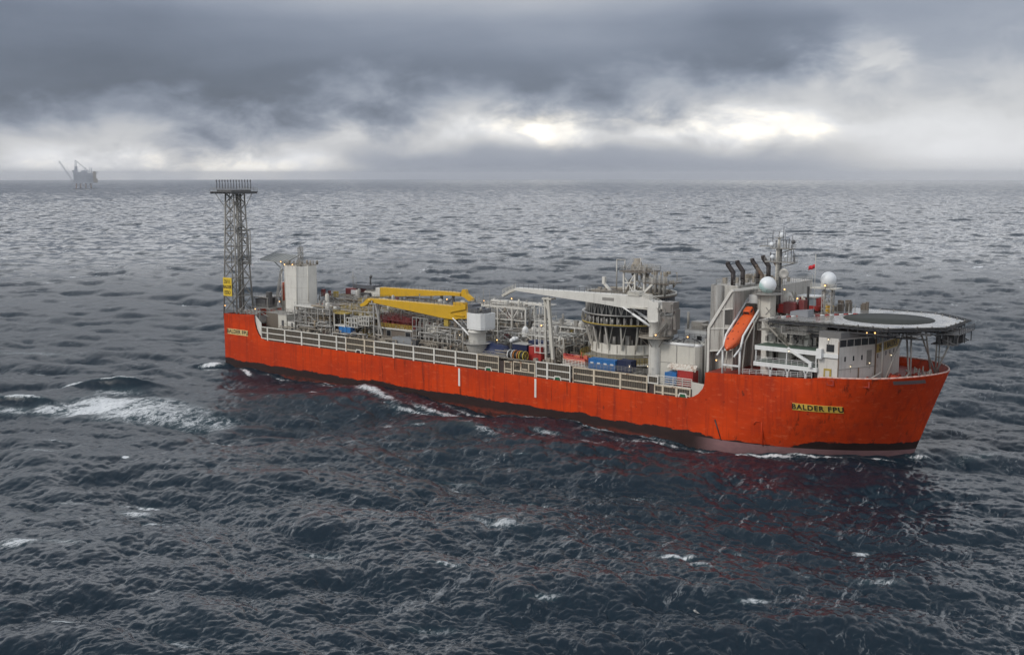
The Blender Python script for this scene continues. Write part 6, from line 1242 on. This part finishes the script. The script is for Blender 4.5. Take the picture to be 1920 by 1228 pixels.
wtk = empty('white_tank', 'small upright white covered tank on the pipework behind the navy containers', 'tank', (106.2, -5, 18)); sub(wtk, MB().lathe((106.2, -5, 18.6), [(.9, 0), (.95, 1.2), (.7, 2.2), (.2, 2.7), (0, 2.7)], 14), 'shell', CLEAN); b = MB(); [b.bar((106.2 + dx_, -5 + dy_, 16), (106.2 + dx_, -5 + dy_, 18.7), .14) for dx_ in (-.6, .6) for dy_ in (-.6, .6)]; sub(wtk, b, 'stand', PALE)
for i, (x, m_) in enumerate(((110.4, CLEAN), (112.2, paint('reel_orange', (.60, .22, .04), .5, .3)), (114.0, paint('reel_yellow', (.60, .48, .08), .5, .3)))):
    t_ = empty('hose_reel', ('hose reel with a white rim', 'hose reel with an orange rim', 'hose reel with a yellow rim')[i] + ' inside the wind wall', 'hose reel', (x, -16, 14.4), group='hose reels'); b = MB(); b.tube((x - .55, -16, 15.7), (x + .55, -16, 15.7), 1.0, 20); sub(t_, b, 'hose', BLACK)
    for s_ in (-1, 1): b = MB(); c = (x + s_ * .6, -16, 15.7); [b.tube((c[0], c[1] + 1.15 * math.cos(a), c[2] + 1.15 * math.sin(a)), (c[0], c[1] + 1.15 * math.cos(a + .33), c[2] + 1.15 * math.sin(a + .33)), .12, 6) for a in np.arange(0, 6.28, .314)]; [b.tube(c, (c[0], c[1] + 1.1 * math.cos(a), c[2] + 1.1 * math.sin(a)), .05, 4) for a in np.arange(0, 6.28, .785)]; sub(t_, b, 'rim', m_)
    b = MB(); b.box(x - .75, x + .75, -16.6, -15.4, 14.3, 14.5); [b.bar((x + s_ * .7, -16, 14.4), (x + s_ * .7, -16, 15.7), .12) for s_ in (-1, 1)]; sub(t_, b, 'stand', GREY)
# rescue boat in its cradle
rb = empty('rescue_boat', 'small open orange rescue boat in a railed cradle by the ship side', 'boat', (129.4, -15.2, 14.6)); vs = []; ns, nr_ = 16, 9
for i in range(ns + 1):
    t_ = i / ns; w_ = 1.25 * (1 - max(0, (.35 - t_) / .35) ** 2.2); x = 125.6 + 7.2 * t_; sh = .55 * max(0, (.4 - t_) / .4) ** 1.5
    for j in range(nr_): a = math.pi * j / (nr_ - 1); vs.append((x, -15.2 - w_ * math.cos(a), 16.7 + sh - 1.25 * math.sin(a) ** .7))
b = MB().add(vs, [(i * nr_ + j, (i + 1) * nr_ + j, (i + 1) * nr_ + j + 1, i * nr_ + j + 1) for i in range(ns) for j in range(nr_ - 1)] + [tuple(ns * nr_ + j for j in range(nr_))], True); o = sub(rb, b, 'hull', paint('salmon_orange', (.55, .13, .07), .45, .3)); o.modifiers.new('s', 'SOLIDIFY').thickness = .14
b = MB(); 
for s_ in (-1, 1): b.pipe([(125.6 + 7.2 * t_, -15.2 + s_ * 1.25 * (1 - max(0, (.35 - t_) / .35) ** 2.2), 16.75 + .55 * max(0, (.4 - t_) / .4) ** 1.5) for t_ in np.linspace(0, 1, 12)], .18, 6)
sub(rb, b, 'collar', REDP); b = MB(); b.box(129, 130.6, -15.7, -14.7, 16.0, 17.3); b.box(131.6, 132.6, -15.5, -14.9, 16.2, 17.5); b.bar((130.8, -15.2, 16.5), (130.8, -15.2, 18.2), .14); sub(rb, b, 'console', paint('salmon_orange', (.55, .13, .07), .45, .3)); sub(rb, MB().box(126.4, 132.4, -16, -14.4, 16.15, 16.22), 'floor', paint('salmon_orange', (.55, .13, .07)))
b = MB(); b.rail([(125.2, -14.6, 14.9), (126.4, -16.8, 14.9), (133.0, -17.0, 14.9)], 1.4, .9, .06, 4); b.box(125.2, 133.2, -17.0, -13.6, 14.6, 14.85); b.box(125.2, 133.2, -17.1, -16.9, 14.2, 14.9); tag(b.build('boat_cradle', FRAMEW), 'white railed cradle under the orange rescue boat', 'cradle')
sr = empty('side_rail', 'long thin grey handrail along the ship side beside the tote tanks', 'handrail', (142, -17, 15)); b = MB(); b.rail([(133.4, -17.0, 15.0), (150.0, -17.0, 15.2)], 1.2, .95, .045, 4); sub(sr, b, 'rails', GREY)
sr = empty('side_rail', 'thick white handrail in front of the red and blue skips', 'handrail', (158, -17.6, 13.4)); b = MB(); b.rail([(152.4, -17.6, 13.5), (161.8, -17.6, 13.5)], 1.9, 2.3, .1, 4); b.box(152.2, 165.2, -17.7, -16.9, 13.3, 13.45); sub(sr, b, 'rails', FRAMEW)
sr = empty('side_rail', 'low grey handrail on the ledge beside the blue tarpaulin', 'handrail', (103, -17, 15)); b = MB(); b.box(100.0, 109, -17.4, -14, 14.9, 15.0); b.rail([(100, -17.2, 15.0), (109, -17.2, 15.0)], 1.0, 1.6, .07, 2); sub(sr, b, 'rails', GREY)
# white tank house forward of the white crane
th = empty('white_tank_house', 'big flat sided white tank house forward of the white crane pedestal', 'tank house', (157, -11, 11)); b = MB(); b.prism([(151.8, -14.2), (160.6, -14.2), (161.7, -13.2), (161.7, -6), (151.8, -6)], 11.2, 22.3); sub(th, b, 'wall', CREAM, bevel=.05); b = MB(); b.tube((151.8, -14.0, 22.3), (160.4, -14.0, 22.3), .38, 10); b.tube((160.4, -14.0, 22.3), (161.6, -12.8, 22.2), .38, 10); sub(th, b, 'rounded_edge', CLEAN)
b = MB(); b.box(155.9, 156.05, -14.3, -14.2, 11.2, 22.3); b.box(151.8, 160.6, -14.27, -14.2, 17.9, 18.0); b.tube((162.6, -13, 11.2), (162.6, -13, 24), .3, 8); b.tube((163.2, -12, 11.2), (163.2, -12, 26), .22, 8); [b.ladder((161.9, -13.9 + k_ * .3, 11.2), (161.9, -13.9 + k_ * .3, 22), .5, (1, 0, 0)) for k_ in range(2)]; sub(th, b, 'pipes', GREY)
b = MB(); b.rail([(151.8, -13.8, 22.6), (161.6, -13.8, 22.6)], 1.1, 1.4, .045); b.rail([(151.8, -6, 22.6), (161.6, -6, 22.6)], 1.1, 1.4, .045); random.seed(3); [b.tube((152 + k_ * 1.0, random.uniform(-13, -7), 22.4), (152.6 + k_, random.uniform(-13, -7), 23.2), .12, 6) for k_ in range(9)]; sub(th, b, 'handrail', DARKG)
cp = MB(); vs = [(154.6, -14.4, 18.0), (161.4, -14.4, 18.0), (162.0, -16.4, 16.95), (157.4, -16.6, 17.0), (154.2, -15.6, 17.2)]
cp.add(vs + [(x, y, z - .12) for x, y, z in vs], [(0, 1, 2, 3, 4), (9, 8, 7, 6, 5)] + [(i, 5 + i, 5 + (i + 1) % 5, (i + 1) % 5) for i in range(5)]); tag(cp.build('pale_canopy', paint('rust_speckled_white', (.66, .63, .56), .5, .4, 1.2, scale=2.2)), 'rust speckled white canopy sloping down from the tank house to the skips', 'canopy')
house('white_deck_house', 'white deck house with one dark window between the turret and the funnel casing', 'deck house', 152.4, 158.0, -4.2, 4, 16, 24.4, CLEAN, win=[(155.6, 156.8, 21.7, 23.0)])
b = MB(); b.box(153.6, 156.6, -3.4, -.5, 24.5, 26.2); b.tube((152.9, -3.6, 24.4), (152.9, -3.6, 28.4), .3, 8); b.pipe([(156.4, -3.6, 25.6), (158.4, -3.6, 25.6), (158.8, -3.6, 24.0)], .35, 8); tag(b.build('roof_fan', GREY), 'grey fan box with a bent duct on the white deck house roof', 'fan')
b = MB(); random.seed(91)
for k_ in range(46):
    x = random.uniform(143, 163.3); y = random.uniform(-12, 14); z = random.uniform(13.5, 19); b.item().pipe([(x, y, 11.2), (x, y, z), (x + random.uniform(-2, 2), y, z), (x + random.uniform(-1, 1), y + random.uniform(-2, 2), z - .6)], random.uniform(.08, .24), 6)
for k_ in range(26): x, y = random.uniform(144, 151), random.uniform(-15, -10); w_ = random.uniform(.3, 1); b.item().box(x - w_, x + w_, y - w_, y + w_, 11.2, 12.6 + random.random() * 2.4)
subs(empty('deck_pipework', 'grey pipes and boxes on deck between the turret and the white tank house', 'pipework', (152, 0, 11.2)), b, 'pipe', GREY)
# clutter of pipes just inside the wind wall
b = MB(); random.seed(101)
for k_ in range(200):
    x = random.uniform(22, 108); y = random.uniform(-16.6, -14.5); z = random.uniform(13.6, 16.6); L_ = random.uniform(1, 7); b.item()
    if random.random() < .5: b.pipe([(x, y, 12), (x, y, z), (x + L_ * .3, y, z), (x + L_ * .3, y - .4, z - 1)], random.uniform(.05, .14), 5)
    else: b.tube((x, y, z), (x + L_, y, z), random.uniform(.05, .16), 6)
for k_ in range(60): x = random.uniform(22, 124); w_ = random.uniform(.15, .6); y = random.uniform(-16.6, -14); b.item().box(x - w_, x + w_, y - w_, y + w_, 11.2, 14.4 + random.random() * 1.6)
subs(empty('edge_pipework', 'low run of weathered pipes and valves just inside the wind wall', 'pipework', (65, -15.5, 11.2)), b, 'pipe', RUSTY)
# port side hull wall of modules so the far side is not bare
b = MB(); random.seed(111)
for k_ in range(45):
    x = random.uniform(20, 165); y = random.uniform(14, 17.2); z = random.uniform(13, 17.5); b.item().box(x - .4, x + random.uniform(.2, 2), y - .4, y + .4, 11.2, z)
for p in b.pieces(): tag(p.build('equipment_box', BROWN), 'low brown equipment box in the row along the far edge of the deck', 'box', 'equipment boxes along the far deck edge')
# ------------------------------------------------------------------ lamps
lamps = [(11.5, -15.4, 19.8, 0), (-.1, -17.6, 20.2, 0), (14.2, -8.2, 21.6, 0), (16.0, -8.8, 33.9, 0), (19.2, -10.1, 33.3, 0), (22.5, -9.9, 33.4, 0), (41.0, -6.4, 21.6, 0), (44.5, -5.2, 21.6, 0), (70.2, 5.5, 24.9, 0), (72.0, 3.2, 23.6, 0), (83.2, 6.2, 25.3, 0), (84.6, 5.8, 24.2, 0), (81.5, -13.2, 18.6, 1), (92.5, -15.0, 18.9, 1), (102.6, -12.2, 18.2, 0),
         (96.6, 1.6, 27.2, 0), (118.9, -15.2, 23.6, 0), (119.2, 7.6, 24.2, 0), (118.8, 7.7, 22.2, 0), (152.2, -17.2, 24.4, 0), (156.0, -9.4, 23.4, 0), (167.6, -17.5, 20.3, 0), (150, -16.8, 17.0, 1), (145, -16.5, 16.4, 1), (123.6, -15.4, 13.9, 0), (178.6, -8.2, 35.6, 0), (180.8, -6.4, 33.6, 0), (177.7, -13.0, 29.0, 1), (182.2, -13.4, 28.9, 1), (182.6, -14, 27.2, 1), (189.2, -13.0, 27.4, 0), (192.4, -17.1, 27.0, 1), (184.2, -17.6, 23.9, 1),
         (196.0, -13.9, 21.4, 1), (198.1, -9.0, 21.7, 1), (198.9, 1.4, 22.1, 1), (199.2, -14.2, 28.6, 0), (200.7, -13.9, 28.7, 0), (185, -1.75, 36.3, 0)]
where = ['on the poop edge aft of the white end plate', 'at the very stern corner of the poop', 'at the foot of the braced frame beside the white tower', 'under the tilted lattice platform on the white tower', 'on the near rim of the white tower roof, aft', 'on the near rim of the white tower roof, forward', 'on the pipework forward of the white tower, aft one of a pair', 'on the pipework forward of the white tower, forward one of a pair',
         'under the outer end of the far yellow boom', 'lower one under the outer end of the far yellow boom', 'beside the tip of the far yellow boom, upper', 'beside the tip of the far yellow boom, lower', 'at the elbow of the bent pale pipes', 'on the post aft of the yellow crane pedestal', 'behind the yellow crane pedestal', 'at the tip of the long white boom', 'on the stair cage of the leaning white column', 'upper one on the yellow railed lookout', 'lower one on the yellow railed lookout',
         'on the walkway of the white crane', 'on the roof of the white tank house', 'at the foot of the buttress frame', 'beside the white crane foot', 'low beside the navy container', 'at the foot of the leaning white column', 'just forward of the teal stained dome', 'on the mast house roof', 'under the upper walkway above the stair', 'under the upper walkway beside the stair', 'under the small side platform', 'over the bridge wing opening', 'on the corner of the bridge wing', 'under the upper side deck fascia',
         'low on the white front wall, nearest the corner', 'second one on the white front wall', 'on the white front wall below the yellow sign', 'under the near edge of the helideck', 'second one under the near edge of the helideck', 'on the platform of the slim dome tower']
for (x, y, z, w_), pl_ in zip(lamps, where):
    b = MB(); b.ball((x, y, z), (.15 if not w_ else .10), 10, 6, .9); r_ = empty('deck_lamp', 'lit ' + ('white' if w_ else 'amber') + ' lamp ' + pl_, 'lamp', (x, y, z), group='lit deck lamps'); sub(r_, b, 'bulb', LAMPW if w_ else LAMP); b = MB(); b.tube((x, y + .1, z - 1.2), (x, y + .1, z + .25), .05, 5); b.box(x - .28, x + .28, y - .1, y + .3, z + .24, z + .32); sub(r_, b, 'bracket', GREY)
# ------------------------------------------------------------------ far oil platform
po = empty('offshore_platform', 'hazy grey offshore oil platform on legs at the horizon', 'oil platform', (0, 0, 0)); S = 1.0
PD = 5600.0; pa = HEAD + R(20.75); pc = V(CAM.x + PD * math.cos(pa), CAM.y + PD * math.sin(pa), SEA_Z - PD * PD / (2 * RE))
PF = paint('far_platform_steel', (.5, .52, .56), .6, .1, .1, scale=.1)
def pp(b, nm, m_=PF): return b.build(nm, m_, po)
for x in (-40, -18, 8, 34):
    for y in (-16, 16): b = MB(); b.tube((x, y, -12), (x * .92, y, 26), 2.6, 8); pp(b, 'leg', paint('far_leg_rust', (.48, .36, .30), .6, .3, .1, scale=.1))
b = MB()
for x0, x1 in ((-40, -18), (-18, 8), (8, 34)): b.bar((x0, -16, 2), (x1, -16, 24), 1.4); b.bar((x1, -16, 2), (x0, -16, 24), 1.4); b.bar((x0, -16, 14), (x1, -16, 14), 1.4)
pp(b, 'leg_bracing', PF)
b = MB(); b.box(-58, 62, -26, 26, 24, 27.5); b.box(-50, 20, -24, 24, 29, 82); b.box(20, 44, -22, 24, 28, 76); b.box(-52, 46, -25, 25, 44, 46); b.box(-52, 46, -25, 25, 60, 62); b.box(-54, -34, -14, 14, 80, 92); b.box(-12, 18, -12, 12, 82, 90); pp(b, 'modules')
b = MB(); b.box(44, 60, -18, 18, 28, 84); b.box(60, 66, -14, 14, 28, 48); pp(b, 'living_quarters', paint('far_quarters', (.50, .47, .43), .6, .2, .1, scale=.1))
b = MB(); b.prism([(44, -16), (58, -24), (74, -16), (74, 12), (58, 20), (44, 12)], 84, 86); b.bar((60, 0, 70), (70, 0, 84), 1.6); pp(b, 'helideck')
b = MB(); 
for sx2 in (-1, 1):
    for sy2 in (-1, 1): b.bar((-36 + sx2 * 8, sy2 * 8, 82), (-36 + sx2 * 3, sy2 * 3, 136), 1.5)
for i in range(7):
    z0 = 84 + i * 7; w0 = 8 - 5 * i / 7; w1 = 8 - 5 * (i + 1) / 7; b.bar((-36 - w0, -w0, z0), (-36 + w1, -w1, z0 + 7), .9); b.bar((-36 + w0, -w0, z0), (-36 - w1, -w1, z0 + 7), .9); b.bar((-36 - w0, -w0, z0), (-36 + w0, -w0, z0), .9)
b.box(-43, -29, -7, 7, 84, 110); b.box(-39, -33, -3, 3, 136, 142); pp(b, 'derrick')
b = MB(); b.truss((-52, 0, 34), (-114, 0, 136), 6, 6, 14, .6); pp(b, 'flare_boom')
b = MB(); b.truss((22, -10, 88), (-30, -10, 134), 3, 3, 10, .5); b.bar((22, -10, 82), (22, -10, 92), 4); b.tube((30, -6, 76), (30, -6, 106), 1.8, 8); b.tube((38, -6, 76), (38, -6, 104), 2.4, 8); b.truss((2, 10, 90), (12, 10, 104), 2, 2, 4, .5); pp(b, 'crane')
po.location = pc; po.rotation_euler = (0, 0, pa - R(90)); po.scale = (.9, .9, .9)
# ------------------------------------------------------------------ faint exhaust smoke drifting aft from the stacks
def smoke_mat():
    m_ = bpy.data.materials.new('thin_smoke'); m_.use_nodes = True; kk = NT(m_.node_tree); kk.n.remove(kk.n['Principled BSDF'])
    pv_ = kk.n.new('ShaderNodeVolumePrincipled'); pv_.inputs['Color'].default_value = (.8, .8, .8, 1); pv_.inputs['Anisotropy'].default_value = .2
    tc_ = kk.n.new('ShaderNodeTexCoord').outputs['Object']; r_ = kk.v('LENGTH', kk.v('MULTIPLY', tc_, (1 / 9., 1 / 4., 1 / 3.2)), out=1)
    nz_ = kk.noise(kk.mapping(tc_, scale=(.22, .35, .35)), 1, 4, .6)
    kk.l.new(kk.m('MULTIPLY', kk.m('MULTIPLY', kk.mr(r_, 1.0, .2), kk.mr(nz_, .38, .7)), .06), pv_.inputs['Density']); kk.l.new(pv_.outputs[0], kk.n['Material Output'].inputs['Volume']); return m_
b = MB(); b.ball((0, 0, 0), 1, 16, 10); b.vs = [(x * 9, y * 4, z * 3.2) for x, y, z in b.vs]
smk = b.build('smoke', smoke_mat(), loc=(158.5, -5, 44.5)); smk['kind'] = 'stuff'; smk.rotation_euler = (0, R(10), 0)
